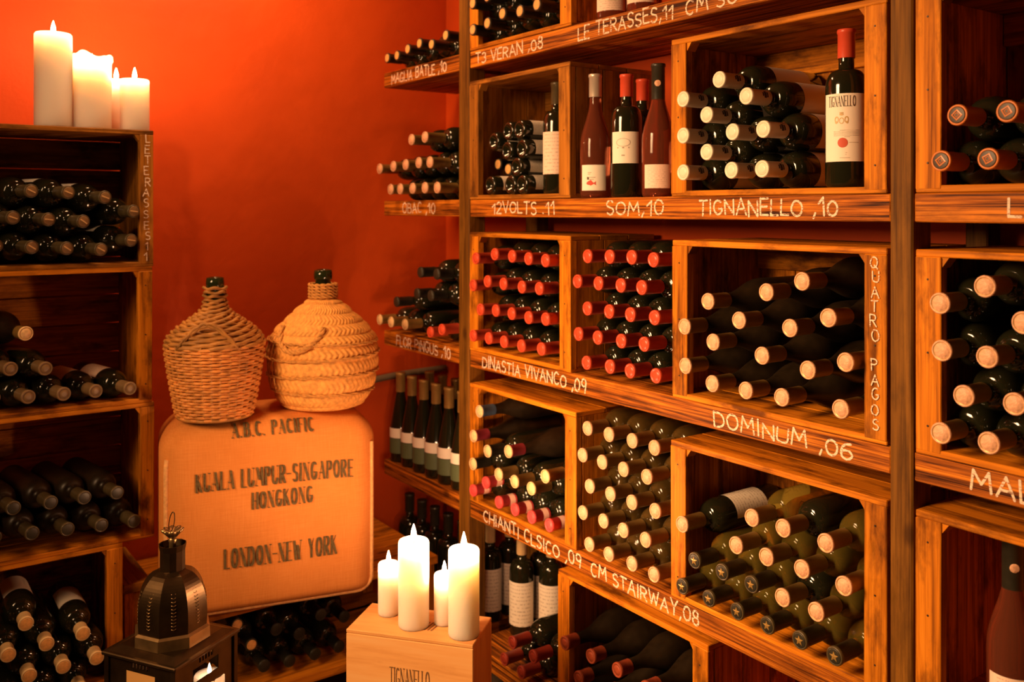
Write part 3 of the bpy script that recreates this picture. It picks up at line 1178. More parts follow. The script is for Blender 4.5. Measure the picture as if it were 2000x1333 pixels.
def stack(caps, axis, plane, place, lo, hi, floor, group, default=None, face=None, papers=None, inset=0.0, yaw=0.0):
    """caps: (px,py[,style]) of each capsule end; axis X: necks point to -X, axis Y: necks to -Y"""
    sty = [c[2] if len(c) > 2 else default for c in caps]
    rad = [PROF[STYLE[s_][0]][2] for s_ in sty]
    pts = [(onX if axis == 'X' else onY)(c[0], c[1], plane) for c in caps]
    cy_ = math.cos(yaw)
    sy_ = math.sin(yaw)
    if yaw:
        lo = lo + .30 * sy_
    P = relax([(p[0] * cy_, p[1]) for p in pts], rad, lo * cy_, hi * cy_, floor, inset=inset, ceil=floor + CH - .0265 if inset and axis == 'X' else 9.0)
    P = [[p[0] / cy_, p[1]] for p in P]
    order = sorted(range(len(P)), key=lambda i: P[i][1])
    rows = []
    for i in order:
        if rows and P[i][1] - P[rows[-1][0]][1] < .80 * rad[i]:
            rows[-1].append(i)
        else:
            rows.append([i])
    for ri, row in enumerate(rows):
        row.sort(key=lambda i: -P[i][0] if axis == 'X' else P[i][0])
        for k, i in enumerate(row):
            L = PROF[STYLE[sty[i]][0]][1]
            off = random.uniform(-.004, .004)
            if axis == 'X':
                base = (min(plane + L + off, FRONT + CD - .0305 if inset else 1.768), P[i][0], P[i][1])
                d = (-1, 0, 0)
                f = face or (0, -.75 + random.uniform(-.3, .3), -.1 + random.uniform(-.3, .3))
            else:
                base = (P[i][0] - (L + off) * sy_, plane + (L + off) * cy_, P[i][1])
                d = (sy_, -cy_, 0)
                f = face or (.3 + random.uniform(-.3, .3), 0, .7)
            rn = rowname(ri, len(rows))
            lab = LOOK[sty[i]] + ' bottle in ' + place + (', ' + rn if rn else '') + ', ' + nth(k, len(row))
            pp = papers(i) if papers else None
            bottle(sty[i], base, d, lab, group, f, pp)
    return P


FL = .0127     # crate floor board
PAPER_BX = ('paper', .055, .165, 2.6)
XC = 1.448
# second shelf, right crate (cream caps)
stack([(1405, 158), (1318, 203), (1370, 222), (1455, 198), (1320, 273), (1435, 267), (1492, 253), (1380, 294), (1333, 341), (1424, 338), (1484, 334)],
      'X', XC, 'right crate on second shelf', 1.06 + .04, Y_(1313) - .014, LEV[1] + FL, 'cream-capped bottles in the upper crate', 'cream', face=(0, -.95, .35),
      papers=lambda i: ('paper_plain', .05, .165, 2.7), inset=.052)
# third shelf, left crate (red caps)
stack([(930, 505), (967, 497), (1001, 501), (1036, 506), (1063, 509), (919, 557), (953, 550), (984, 555), (1020, 561), (1054, 564), (939, 605), (969, 607), (1000, 613), (1037, 621), (1073, 625),
       (920, 655), (955, 661), (985, 668), (1019, 676), (1058, 682)],
      'X', XC, 'left crate on third shelf', 1.822 + .013, 2.295 - .013, LEV[2] + FL, 'red-capped bottles on the third shelf', 'red', inset=.052)
# third shelf, open stack of red caps
stack([(1148, 501), (1188, 502), (1231, 503), (1275, 508), (1128, 550), (1168, 554), (1211, 558), (1254, 562), (1148, 603), (1190, 609), (1232, 615), (1278, 621), (1128, 653), (1167, 660), (1211, 667), (1256, 673),
       (1146, 709), (1188, 717), (1231, 725), (1278, 735)],
      'X', 1.463, 'open stack on third shelf', Y_(1315) + .002, 1.822 - .002, LEV[2], 'red-capped bottles on the third shelf', 'red')
# third shelf, right crate
stack([(1381, 590), (1496, 572), (1567, 552), (1333, 638), (1445, 626), (1541, 642), (1616, 623), (1393, 668), (1490, 695), (1580, 727), (1655, 710), (1333, 719), (1381, 752), (1460, 766), (1529, 779), (1640, 800)],
      'X', XC, 'right crate on third shelf', 0.94 + .013, Y_(1315) - .013, LEV[2] + FL, 'copper-ended bottles in the chalked crate', 'copper', inset=.052)
# fourth shelf, left crate (mixed)
stack([(930, 833, 'blue'), (910, 853, 'purple'), (953, 887, 'goldend'), (924, 909, 'goldend'), (996, 897, 'purple'), (970, 941, 'gold'), (1000, 953, 'gold'), (1030, 973, 'gold'), (1056, 939, 'gold'),
       (909, 957, 'pinkband'), (939, 970, 'pinkband'), (965, 983, 'pinkband'), (997, 998, 'pinkband'), (1030, 1012, 'pinkband'), (1063, 1022, 'pinkband')],
      'X', XC, 'left crate on fourth shelf', 1.80 + .013, 2.295 - .013, LEV[3] + FL, 'mixed bottles in the fourth-shelf left crate', inset=.052)
# fourth shelf, open stack
stack([(1145, 855), (1187, 867), (1233, 882), (1280, 895), (1127, 901), (1166, 915), (1209, 927), (1256, 945), (1148, 959), (1188, 973), (1232, 990), (1279, 1009), (1129, 1002), (1169, 1018), (1211, 1035), (1255, 1055),
       (1149, 1061), (1191, 1078), (1233, 1099), (1280, 1113)],
      'X', 1.463, 'open stack on fourth shelf', Y_(1312) + .002, 1.80 - .002, LEV[3], 'copper-ended bottles stacked on the fourth shelf', 'copper_bx')
# fourth shelf, right crate
stack([(1308, 1041, 'copper_br'), (1470, 1012, 'copper_ol'), (1531, 1032, 'copper_br'), (1614, 1061, 'copper_ol'), (1437, 1073, 'copper_ol'), (1489, 1102, 'copper_ol'), (1568, 1113, 'copper_ol'), (1650, 1145, 'copper_ol'),
       (1529, 1176, 'copper_br'), (1593, 1197, 'copper_ol'), (1350, 1104), (1394, 1130), (1455, 1152), (1318, 1154), (1373, 1178), (1426, 1204), (1487, 1234), (1550, 1262), (1614, 1287)],
      'X', XC, 'right crate on fourth shelf', 0.94 + .013, Y_(1312) - .013, LEV[3] + FL, 'bottles in the fourth-shelf right crate', 'blackstar',
      face=(0, -.5, .8), papers=lambda i: ('paper', .06, .165, 2.2) if i in (0, 4) else None, inset=.052)
# bottom shelf crate
stack([(1103, 1275), (1149, 1300), (1200, 1327), (1262, 1352), (1125, 1335), (1175, 1362), (1230, 1390), (1290, 1420), (1110, 1370), (1155, 1395), (1205, 1425), (1262, 1455)],
      'X', XC, 'crate on bottom shelf', 1.358 + .013, 1.873 - .013, LEV[4] + FL, 'rust-capped bottles in the bottom crate', 'rust', inset=.052)
# bottom shelf, lying beside the crate
stack([(994, 1266), (976, 1289), (1034, 1290), (1021, 1320)], 'X', XC, 'heap left of bottom-shelf crate', 1.885, 2.12, LEV[4], 'dull red-capped bottles beside the bottom crate', 'dullred')
# top shelf crate
stack([(897, 45), (924, 50), (953, 43), (973, 31), (1017, 22), (1050, 9), (938, 2), (1000, -20)], 'X', XC, 'crate on top shelf', 1.82 + .013, 2.295 - .013, LEV[0] + FL, 'cork-ended bottles in the top crate', 'corked', inset=.052)
# right bay
stack([(1865, 234), (1968, 229), (1826, 320), (1915, 318), (2010, 318), (2060, 228)], 'X', 1.44, 'uppermost right-bay crate', 0.37 + .013, 0.886 - .013, LEV[1] + FL, 'orange-capped bottles in the right bay', 'orange', inset=.052)
stack([(1895, 574), (1820, 602), (1972, 618), (1816, 691), (1920, 698), (1875, 769), (1968, 790), (1828, 843), (1915, 863), (2000, 885), (2040, 700)], 'X', 1.44, 'middle right-bay crate', 0.37 + .013, 0.886 - .013,
      LEV[2] + FL, 'copper-ended bottles in the right bay', 'copper_dk', inset=.052)
# far bay
stack([(757, 113), (781, 105), (798, 97), (819, 89), (845, 81), (873, 71)], 'X', 1.45, 'far end of top shelf', 2.357, 2.845, LEV[0], 'cork-ended bottles at the far end', 'corked')
stack([(741, 330), (770, 325), (789, 322), (817, 318), (839, 317), (803, 273), (828, 268), (760, 371), (782, 370), (806, 368), (827, 367), (849, 367)], 'X', 1.44, 'far end of second shelf', 2.357, 2.845, LEV[1],
      'pale-ended bottles at the far end', 'paleend')
stack([(822, 533, 'darkcap'), (850, 537, 'darkcap'), (813, 573, 'darkcap'), (840, 577, 'darkcap'), (772, 590, 'darkcap'), (743, 625, 'gold'), (760, 629, 'gold'), (790, 634, 'gold'), (852, 649, 'red'), (878, 653, 'red')],
      'X', 1.44, 'far end of third shelf', 2.357, 2.845, LEV[2], 'mixed bottles at the far end')

# small bottles laid both ways in the left crate of the second shelf
bases = [(965, 303), (990, 309), (1010, 283), (1037, 302), (962, 349), (988, 364), (1008, 343), (1038, 363), (1000, 262)]
corks = [(966, 272), (980, 292), (977, 320), (985, 335), (1018, 315), (1028, 331), (977, 379), (1012, 378)]
pts = [onX(p[0], p[1], 1.47) for p in bases] + [onX(p[0], p[1], 1.53) for p in corks]
nb_ = len(bases)
pm = lambda i, j: .0545 if (i < nb_) == (j < nb_) else .0495
P = relax(pts, [.0265] * len(pts), 1.996, 2.27, LEV[1] + FL, pairmin=pm)
for grp, lookk in ((range(0, nb_), 'small bottle lying base outward'), (range(nb_, len(pts)), 'small bottle lying cork outward')):
    o_ = sorted(grp, key=lambda i: P[i][1])
    rows = []
    for i in o_:
        if rows and P[i][1] - P[rows[-1][0]][1] < .018:
            rows[-1].append(i)
        else:
            rows.append([i])
    for ri, row in enumerate(rows):
        row.sort(key=lambda i: -P[i][0])
        for k, i in enumerate(row):
            lab = lookk + ', second-shelf left crate, ' + rowname(ri, len(rows)) + ', ' + nth(k, len(row))
            if i < nb_:
                bottle('half_base', (1.468, P[i][0], P[i][1]), (1, 0, 0), lab, 'small bottles laid both ways', (0, -.6, .7), ('paper', .03, .10, 2.8))
            else:
                bottle('half_cork', (1.730, P[i][0], P[i][1]), (-1, 0, 0), lab, 'small bottles laid both ways')

# left stack
YC = 2.535
LLO = XR - .52 + .0
stack([(60, 374), (133, 376), (211, 388), (265, 411), (25, 425), (96, 429), (162, 433), (60, 483), (131, 485), (199, 487), (255, 470), (-5, 480)], 'Y', YC, 'topmost left-stack crate', .143, .637, 1.3455 + FL,
      'foil-capped bottles in the top left crate', 'foil', yaw=math.radians(16), papers=lambda i: ('paper_plain', .06, .16, 2.2) if i in (1, 2, 10) else None, inset=.046)
stack([(51, 652, 'goldbig'), (20, 721), (90, 721), (55, 776), (123, 770), (189, 765), (254, 760), (-10, 778)], 'Y', YC, "left stack's second crate", .143, .635, .9810 + FL, 'bottles in the second left crate', 'browncap', yaw=math.radians(12),
      face=(.2, 0, 1), papers=lambda i: ('paper_pink', .06, .165, 2.6) if i in (5, 6) else None, inset=.046)
stack([(100, 983), (166, 973), (25, 994), (228, 963), (64, 1043), (133, 1035), (199, 1027), (262, 1019), (-10, 1050)], 'Y', YC, "left stack's third crate", .143, .639, .6175 + FL, 'dusty bottles in the third left crate', 'dusty', yaw=math.radians(10), inset=.046)
stack([(64, 1236), (29, 1299), (102, 1284), (176, 1264), (207, 1305), (137, 1324), (62, 1330), (-30, 1270), (100, 1395), (170, 1375), (30, 1400)], 'Y', 2.49, "left stack's lowest crate", .075, .548, .2555 + FL,
      'tan-capped bottles in the lowest left crate', 'tancap', face=(.2, 0, 1), papers=lambda i: ('paper_plain', .06, .16, 2.4) if i in (0, 3) else None, inset=.058)

# ---------------------------------------------------------------- standing bottles
def upright(style, x, y, z, label, group, paper_=None, face=(-.75, -.65, 0)):
    return bottle(style, (x, y, z + .0004), (0, 0, 1), label, group, face, paper_)


SG = 'bottles standing on the second shelf'
def on_cyl(R, zc, u0, k=1.0):
    """wrap (u,v) round the bottle's front at local -Y"""
    def f(u, v, e):
        a = -PI / 2 + (u - u0) / R
        return ((R + e) * math.cos(a), (R + e) * math.sin(a), zc + v)
    return f


b1 = upright('rose_silver', 1.52, 1.776, LEV[1], 'rose bottle with silver cap and red fish label on the second shelf', SG, ('paper_plain', .018, .082, 1.75))
R = .0389
bm = bmesh.new()
fish = [(-.012, 0), (-.009, .004), (-.003, .0062), (.003, .0045), (.008, .001), (.0135, .005), (.0125, 0), (.0135, -.005), (.008, -.0012), (.003, -.0042), (-.001, -.006), (-.002, -.0042), (-.009, -.0035)]
f_ = on_cyl(R + .0006, .036, .006)
print_poly(bm, fish, f_)
fin = [(-.004, .006), (0, .0085), (.004, .0042)]
print_poly(bm, fin, f_)
lab_ = [c for c in b1.children if c.name.startswith('paper_label')][0]
link('fish_print', bm, M['fish_red'], lab_)
bm = bmesh.new()
for i, (u, v, wd) in enumerate(((-.008, .062, .010), (-.008, .058, .007), (-.010, .050, .022), (-.010, .045, .018))):
    h_ = [(u + wd * q, v + (0 if j < 1 else .0014)) for j in (0, 1) for q in ((0, .25, .5, .75, 1) if j == 0 else (1, .75, .5, .25, 0))]
    bm.faces.new([bm.verts.new(on_cyl(R + .0006, 0, .006)(p[0], p[1], 0)) for p in h_])
box(bm, -.0155, -.0135, -R - .002, -R + .006, .046, .052, bev=0)
clean(bm)
link('small_print', bm, M['grey_print'], lab_)
b2 = upright('red_stand', 1.53, 1.671, LEV[1], 'dark bottle with bright red cap and cream oval label on the second shelf', SG, ('paper_plain', .082, .158, 1.9))
lab_ = [c for c in b2.children if c.name.startswith('paper_label')][0]
bm = bmesh.new()
ov = [(.018 * math.cos(a * PI / 12), .010 * math.sin(a * PI / 12)) for a in range(24)]
f_ = on_cyl(.0385 + .0008, .132, .004)
for i in range(24):
    a, c = ov[i], ov[(i + 1) % 24]
    bm.faces.new([bm.verts.new(f_(*q, 0)) for q in (a, c, (c[0] * .93, c[1] * .9), (a[0] * .93, a[1] * .9))])
for zz, hw_ in ((.118, .015), (.0995, .004)):
    q = [(-hw_, 0), (0, 0), (hw_, 0), (hw_, .003), (0, .003), (-hw_, .003)]
    bm.faces.new([bm.verts.new(on_cyl(.0393, zz, .004)(*p, 0)) for p in q])
link('oval_print', bm, M['grey_print'], lab_)
upright('rose_black', 1.53, 1.562, LEV[1], 'rose bottle with black cap and gold medallion beside the cream-capped crate', SG, ('paper_pink', .02, .075, 1.7))
upright('red_stand', 1.62, 1.710, LEV[1], 'red-capped bottle half hidden behind the two in front on the second shelf', SG, ('paper_plain', .05, .15, 1.9))
upright('olive_stand', 1.535, 1.952, LEV[1] + FL, 'bottle standing inside the left crate on the second shelf, patterned label', SG, ('paper_pink', .052, .165, 2.4))
bt = upright('red_stand', 1.53, 1.058, LEV[1] + FL, 'red-capped bottle standing in the right second-shelf crate, crest and red seal label', SG, ('paper_plain', .048, .175, 2.5), face=(-.82, -.57, 0))
lab_ = [c for c in bt.children if c.name.startswith('paper_label')][0]
R = .0385 + .0008
pl = text_polys('TIGNANELLO', .019, .052, (.15, .05), gap=.26, serif=True)
link('lettering', polys_bm(pl, on_cyl(R, .151, .036)), M['ink'], lab_)
bm = bmesh.new()
f_ = on_cyl(R, .125, .009)
def blob(cx, cy, rx, ry, n=12):
    print_poly(bm, [(cx + rx * math.cos(2 * PI * i / n), cy + ry * math.sin(2 * PI * i / n)) for i in range(n)], f_)
def ringp(cx, cy, rx, ry, t=.75, n=16):
    for i in range(n):
        a0, a1 = 2 * PI * i / n, 2 * PI * (i + 1) / n
        bm.faces.new([bm.verts.new(f_(cx + rx * k * math.cos(a), cy + ry * k * math.sin(a), 0)) for a, k in ((a0, 1), (a1, 1), (a1, t), (a0, t))])
ringp(0, -.001, .0045, .006)
for s_ in (-1, 1):
    ringp(s_ * .009, .001, .004, .0065, .6, 10)
    blob(s_ * .010, -.004, .0022, .0026, 8)
blob(0, .0105, .004, .0018)
for q in (-.0025, 0, .0025):
    blob(q, .0135, .0011, .0016, 6)
link('crest_print', bm, M['gold_print'], lab_)
bm = bmesh.new()
f_ = on_cyl(R, .083, .007)
blob(0, 0, .0092, .0092, 20)
link('seal_print', bm, M['seal'], lab_)
bm = bmesh.new()
for zz, u0, u1 in ((.106, -.006, .030), (.1035, -.018, .030), (.101, -.018, .030), (.0985, -.018, .030), (.096, -.018, .03), (.0935, .002, .012), (.083, .010, .028), (.064, .004, .007), (.0605, .004, .006), (.0545, -.006, .012)):
    n = 6
    us = [u0 + (u1 - u0) * i / n for i in range(n + 1)]
    q = [(u, 0) for u in us] + [(u, .0007) for u in reversed(us)]
    bm.faces.new([bm.verts.new(on_cyl(R, zz, .006)(*p, 0)) for p in q])
link('small_print', bm, M['grey_print'], lab_)
# top shelf, only the lower ends show
for y_, lb in ((1.725, 'left of two pink-labelled bottles standing on the top shelf, cut by the picture'), (1.615, 'right of two pink-labelled bottles standing on the top shelf, cut by the picture')):
    upright('rose_silver', 1.53, y_, LEV[0], lb, 'pink bottles on the top shelf', ('paper_pink', .02, .085, 2.2))
upright('rose_black', 1.545, .757, LEV[3] + FL, 'large rose bottle with black cap standing in the lowest right-bay crate', 'bottles standing in the right bay', ('paper_pink', .02, .095, 2.4), face=(-.8, -.6, 0))
# fourth shelf, far bay: green-labelled flutes
GG = 'slim gold-capped bottles at the far end of the fourth shelf'
for i in range(6):
    y_ = 2.803 - i * .0795
    b_ = upright('green_stand', 1.522, y_, LEV[3], 'slim gold-capped bottle, front row on fourth shelf end, ' + nth(i, 6), GG, ('paper_plain', .082, .115, 2.5))
    inst('lower_label', cached(('lower_label', 'flute'), lambda: (sleeve_bm(.0374, .030, .080, 2.5), M['green_label'])), b_)
for i, y_ in enumerate((2.765, 2.68, 2.595, 2.51)):
    upright('green_stand', 1.615, y_, LEV[3], 'slim gold-capped bottle, back row on fourth shelf end, ' + nth(i, 4), GG)
# bottom shelf, far bay, dark bottles behind the candles
DG = 'dark bottles standing behind the candles'
k = 0
for i, y_ in enumerate((2.79, 2.705, 2.62, 2.535, 2.45)):
    upright('dark_stand', 1.55, y_, LEV[4], 'dark bottle standing behind the candles on bottom shelf end, ' + nth(i, 5), DG, ('paper', .05, .13, 1.6) if i == 4 else None)
upright('tan_stand', 1.64, 2.49, LEV[4], 'cream-capped dark bottle among the dark ones behind the tall candles', DG, ('paper', .05, .15, 2.4))
# bottom shelf, cream labels
CG = 'cream-labelled bottles beside the candle box'
for i, (x, y) in enumerate(((1.612, 2.385), (1.690, 2.392), (1.632, 2.246), (1.692, 2.178), (1.713, 2.256))):
    upright('tan_stand', x, y, LEV[4], ['cream-labelled bottle nearest the candle, beside the left post', 'cream-labelled bottle just right of the left post, second along', 'cream-labelled bottle in front of the bottom row, third along',
            'rightmost fully seen cream-labelled bottle on the bottom shelf', 'dark bottle with tan cap peeping behind the cream-labelled ones'][i], CG, ('paper', .035, .165, 2.7))

# ---------------------------------------------------------------- low bench and the bottles under it
bench = empty('low_bench', (1.02, 2.45, 0))
tag(bench, 'low wooden bench with a lower bottle shelf, under the burlap cushion', 'bench')
bx0, bx1, bd = .655 - 1.02, 1.46 - 1.02, .495
boxobj('top_board', M['crate'], bench, *[(bx0, bx1, a, a + .163, .405, .43, 'x') for a in (0, .165, .33)])
boxobj('lower_board', M['crate'], bench, *[(bx0, bx1, a, a + .163, .149, .174, 'x') for a in (0.02, .185, .33)])
for x in (bx0 + .001, bx1 - .041):
    for y in (.02, bd - .06):
        boxobj('leg', M['crate'], bench, (x, x + .04, y, y + .04, 0, .149, 'z'))
        boxobj('leg', M['crate'], bench, (x, x + .04, y, y + .04, .174, .405, 'z'))
stack([(464, 1222, 'corked'), (495, 1258, 'corked'), (528, 1300, 'darkcap'), (572, 1292, 'darkcap'), (614, 1282, 'darkcap'), (655, 1273, 'darkcap'), (584, 1240, 'darkcap'), (624, 1215, 'darkcap'), (664, 1205, 'darkcap'), (548, 1235, 'darkcap')],
      'Y', 2.50, 'pile under the bench', .70, 1.41, .1745, 'bottles under the low bench')
side = empty('small_plank_stand', (.60, 2.60, 0))
tag(side, 'small plank stand between the left crate stack and the bench', 'stand')
boxobj('top_board', M['crate_old'], side, (-.022, .05, 0, .3, .47, .495, 'y'))
boxobj('leg', M['crate'], side, (-.018, .022, .005, .03, 0, .47, 'z'))
boxobj('leg', M['crate'], side, (-.018, .022, .27, .295, 0, .47, 'z'))

# ---------------------------------------------------------------- burlap cushion
SY = math.radians(-13.7)
HX, HY, HZ, RR = .285, .155, .255, .065
cus = empty('burlap_cushion', (.906 + .237 * HY, 2.375 + .972 * HY, .431), SY)
tag(cus, 'tall burlap cushion with stencilled city names standing on the low bench', 'cushion')


def bulge(x, z):
    fx = max(0, 1 - (x / HX) ** 2)
    fz = max(0, 1 - ((z - HZ) / HZ) ** 2)
    return .016 * (fx * fz) ** .6 + .0025 * math.sin(x * 17 + z * 9) * fx * fz


def sag(x, y, z):
    return (-.008 * (x / HX) ** 2 - .022 * (abs(x) / HX) ** 5) * (z / (2 * HZ)) ** 2


bm = bmesh.new()
NX, NY, NZ = 36, 16, 34
vm = {}


def cv(p):
    k_ = tuple(round(c, 5) for c in p)
    if k_ not in vm:
        q = Vector((p[0] * HX, p[1] * HY, p[2] * HZ))
        inn = Vector((max(-HX + RR, min(HX - RR, q.x)), max(-HY + RR, min(HY - RR, q.y)), max(-HZ + RR * .45, min(HZ - RR, q.z))))
        dlt = q - inn
        if dlt.z < 0:
            dlt.z *= RR / (RR * .45)
        if dlt.length > 1e-9:
            mxd = dlt.length
            dd = dlt.normalized() * min(RR, mxd)
            if dlt.z < 0:
                dd.z *= .45
            q = inn + dd
        x, y, z = q.x, q.y, q.z + HZ
        if p[1] < 0:
            y -= bulge(x, z) * min(1, -p[1] * 1.2)
        z += sag(x, y, z)
        vm[k_] = bm.verts.new((x, y, z))
    return vm[k_]


def spread(n):
    out = []
    for i in range(n + 1):
        t_ = 2 * i / n - 1
        out.append(math.copysign(1 - (1 - abs(t_)) ** 1.5, t_) if abs(t_) > 0 else 0)
    return out


gx, gy, gz = spread(NX), spread(NY), spread(NZ)
for s_ in (-1, 1):
    for i in range(NX):
        for j in range(NZ):
            bm.faces.new([cv((gx[a], s_, gz[c])) for a, c in ((i, j), (i + 1, j), (i + 1, j + 1), (i, j + 1))])
        for j in range(NY):
            bm.faces.new([cv((gx[a], gy[c], s_)) for a, c in ((i, j), (i + 1, j), (i + 1, j + 1), (i, j + 1))])
    for i in range(NY):
        for j in range(NZ):
            bm.faces.new([cv((s_, gy[a], gz[c])) for a, c in ((i, j), (i + 1, j), (i + 1, j + 1), (i, j + 1))])
bmesh.ops.recalc_face_normals(bm, faces=bm.faces[:])
cover = link('cover', bm, M['burlap'], cus, smooth=True)


def seam(yy, s_):
    pts_ = []
    for t_ in range(-1, 40):
        pass
    c_ = .045
    path = [(-HX + .004, 2 * HZ - .09)] + [(-HX + .002, 2 * HZ - .09 - (2 * HZ - .09 - c_) * i / 14) for i in range(1, 15)]
    path += [(-HX + c_ - c_ * math.cos(a * PI / 12), c_ - c_ * math.sin(a * PI / 12) + .0085) for a in range(1, 7)]
    path += [(-HX + c_ + (2 * HX - 2 * c_) * i / 20, .0085) for i in range(1, 20)]
    path += [(HX - c_ + c_ * math.sin(a * PI / 12), c_ - c_ * math.cos(a * PI / 12) + .0085) for a in range(0, 6)]
    path += [(HX - .002, c_ + (2 * HZ - .09 - c_) * i / 14) for i in range(0, 15)]
    return [(x * (HX - .0145) / HX, yy, z) for x, z in path]


link('piping', tube(seam(-HY + .0155, 1), .006, 8), M['piping'], cus, smooth=True)


def cus_text(txt, x0, x1, zc, h):
    def fn(u, v, e):
        x = x0 + u
        z = zc - h / 2 + v
        zs = 2 * HZ - RR
        off = .003 + e
        if z > zs:
            a = (z - zs) / RR
            y = -HY + RR - (RR + off) * math.cos(a)
            z = zs + (RR + off) * math.sin(a)
        else:
            y = -HY - off
        y -= bulge(x, z)
        return (x, y, z + sag(x, 0, z))
    word_objs('stencil_lettering', txt, h, x1 - x0, fn, M['sack_ink'], cover, curved=True, nib=(.30, .06), gap=.42, serif=True)


cus_text('A.B.C. PACIFIC', -.105, .105, .487, .038)
cus_text('KUALA LUMPUR-SINGAPORE', -.195, .21, .362, .046)
cus_text('HONGKONG', -.055, .10, .300, .042)
cus_text('LONDON-NEW YORK', -.125, .165, .155, .050)

# ---------------------------------------------------------------- demijohns
CTOP = .431 + 2 * HZ


def demijohn_glass(t, r_top, z0, z1):
    bm_ = lathe([(r_top * .8, z0), (r_top * .92, z0 + .03), (r_top * .92, z1 - .03), (r_top * 1.08, z1 - .028), (r_top * 1.12, z1 - .015), (r_top * 1.05, z1 - .002), (r_top * .8, z1), (r_top * .7, z1 - .004), (r_top * .7, z1 - .05), (.002, z1 - .052)], 32, cap0=False)
    return link('glass_neck', bm_, M['green_glass'], t, smooth=True)


# left: willow wicker
p = at_depth(420, 800, 2.49)
dj = empty('wicker_demijohn', (p.x, p.y, CTOP - .0005), .3)
tag(dj, 'tapered wicker-covered demijohn with green glass neck, left one on the cushion', 'demijohn')


def rbody(z):      # basket
    pts_ = [(0, .094), (.03, .102), (.10, .114), (.165, .124), (.20, .127)]
    for (z0, r0), (z1, r1) in zip(pts_, pts_[1:]):
        if z <= z1:
            return r0 + (r1 - r0) * (z - z0) / (z1 - z0)
    return pts_[-1][1]


bm = bmesh.new()
NS = 32
rows = 25
for i in range(rows):
    z = .008 + i * .0078
    tube([((rbody(z) + .0035 * math.cos(th * NS / 2 + (i % 2) * PI)) * math.cos(th), (rbody(z) + .0035 * math.cos(th * NS / 2 + (i % 2) * PI)) * math.sin(th), z + .0008 * math.sin(th * 3 + i)) for th in [2 * PI * q / 128 for q in range(128)]],
         .0041, 6, bm, closed=True)
link('wicker_basket', bm, M['wicker'], dj, smooth=True)
bm = bmesh.new()
for k in range(NS):
    th = 2 * PI * (k + .5) / NS * 1.0
    tube([(rbody(z) * math.cos(th), rbody(z) * math.sin(th), z) for z in [.002 + .2 * q / 8 for q in range(9)]], .0038, 5, bm)
link('wicker_stakes', bm, M['wicker_dark'], dj, smooth=True)


def rsh(s_):
    prof_ = [(.127, .198), (.118, .218), (.098, .238), (.070, .258), (.046, .274), (.031, .290), (.027, .310), (.0265, .345)]
    x = s_ * (len(prof_) - 1)
    i = min(int(x), len(prof_) - 2)
    f = x - i
    return prof_[i][0] + (prof_[i + 1][0] - prof_[i][0]) * f, prof_[i][1] + (prof_[i + 1][1] - prof_[i][1]) * f


bm = bmesh.new()
for i in range(24):
    r_, z = rsh(i / 23)
    n = 18 if i < 14 else 8
    tube([((r_ + .003 * math.cos(th * n / 2 + (i % 2) * PI)) * math.cos(th), (r_ + .003 * math.cos(th * n / 2 + (i % 2) * PI)) * math.sin(th), z + .0025 * math.sin(th * n / 2 + (i % 2) * PI + 1)) for th in [2 * PI * q / 96 for q in range(96)]],
         .0052 if i < 16 else .0045, 6, bm, closed=True)
link('wicker_shoulder', bm, M['wicker_dark'], dj, smooth=True)
bm = lathe([(.090, .004), (rbody(.1) - .004, .1), (.121, .198), (.112, .216), (.092, .236), (.064, .256), (.04, .272), (.026, .29), (.0225, .345)], 40)
link('glass_body', bm, M['green_glass'], dj, smooth=True)
demijohn_glass(dj, .0215, .33, .375)
for a0 in (-2.35, .95):
    bm = bmesh.new()
    for dr in (0, .007):
        pts_ = []
        for q in range(21):
            s_ = q / 20
            th = a0 + (s_ - .5) * 1.25
            hgt = math.sin(s_ * PI)
            r_ = .128 + .004 * hgt + dr * .3 - .018 * hgt
            pts_.append((r_ * math.cos(th), r_ * math.sin(th), .198 + .058 * hgt + dr * hgt + .002 * math.sin(q * 2 + dr * 500)))
        tube(pts_, .0042, 6, bm)
    link('handle', bm, M['wicker_dark'], dj, smooth=True)
bm = bmesh.new()
tube([(.096 * math.cos(th), .096 * math.sin(th), .0058) for th in [2 * PI * q / 64 for q in range(64)]], .005, 6, bm, closed=True)
link('base_ring', bm, M['wicker_dark'], dj, smooth=True)

# right: plaited esparto grass
p = at_depth(631, 790, 2.63)
dk = empty('plaited_demijohn', (p.x, p.y, CTOP + .001), -.55)
tag(dk, 'round demijohn sheathed in plaited grass with rope handle, right one on cushion', 'demijohn')
DP = [(.100, 0), (.118, .012), (.134, .04), (.148, .08), (.153, .125), (.153, .165), (.146, .195), (.128, .222), (.104, .246), (.078, .270), (.052, .292), (.036, .304), (.034, .318)]


def dprof(s_):
    x = s_ * (len(DP) - 1)
    i = min(int(x), len(DP) - 2)
    f = x - i
    p0, p1, p2, p3 = DP[max(0, i - 1)], DP[i], DP[i + 1], DP[min(len(DP) - 1, i + 2)]
    out = []
    for c in (0, 1):
        out.append(.5 * (2 * p1[c] + (p2[c] - p0[c]) * f + (2 * p0[c] - 5 * p1[c] + 4 * p2[c] - p3[c]) * f * f + (3 * p1[c] - p0[c] - 3 * p2[c] + p3[c]) * f ** 3))
    return out


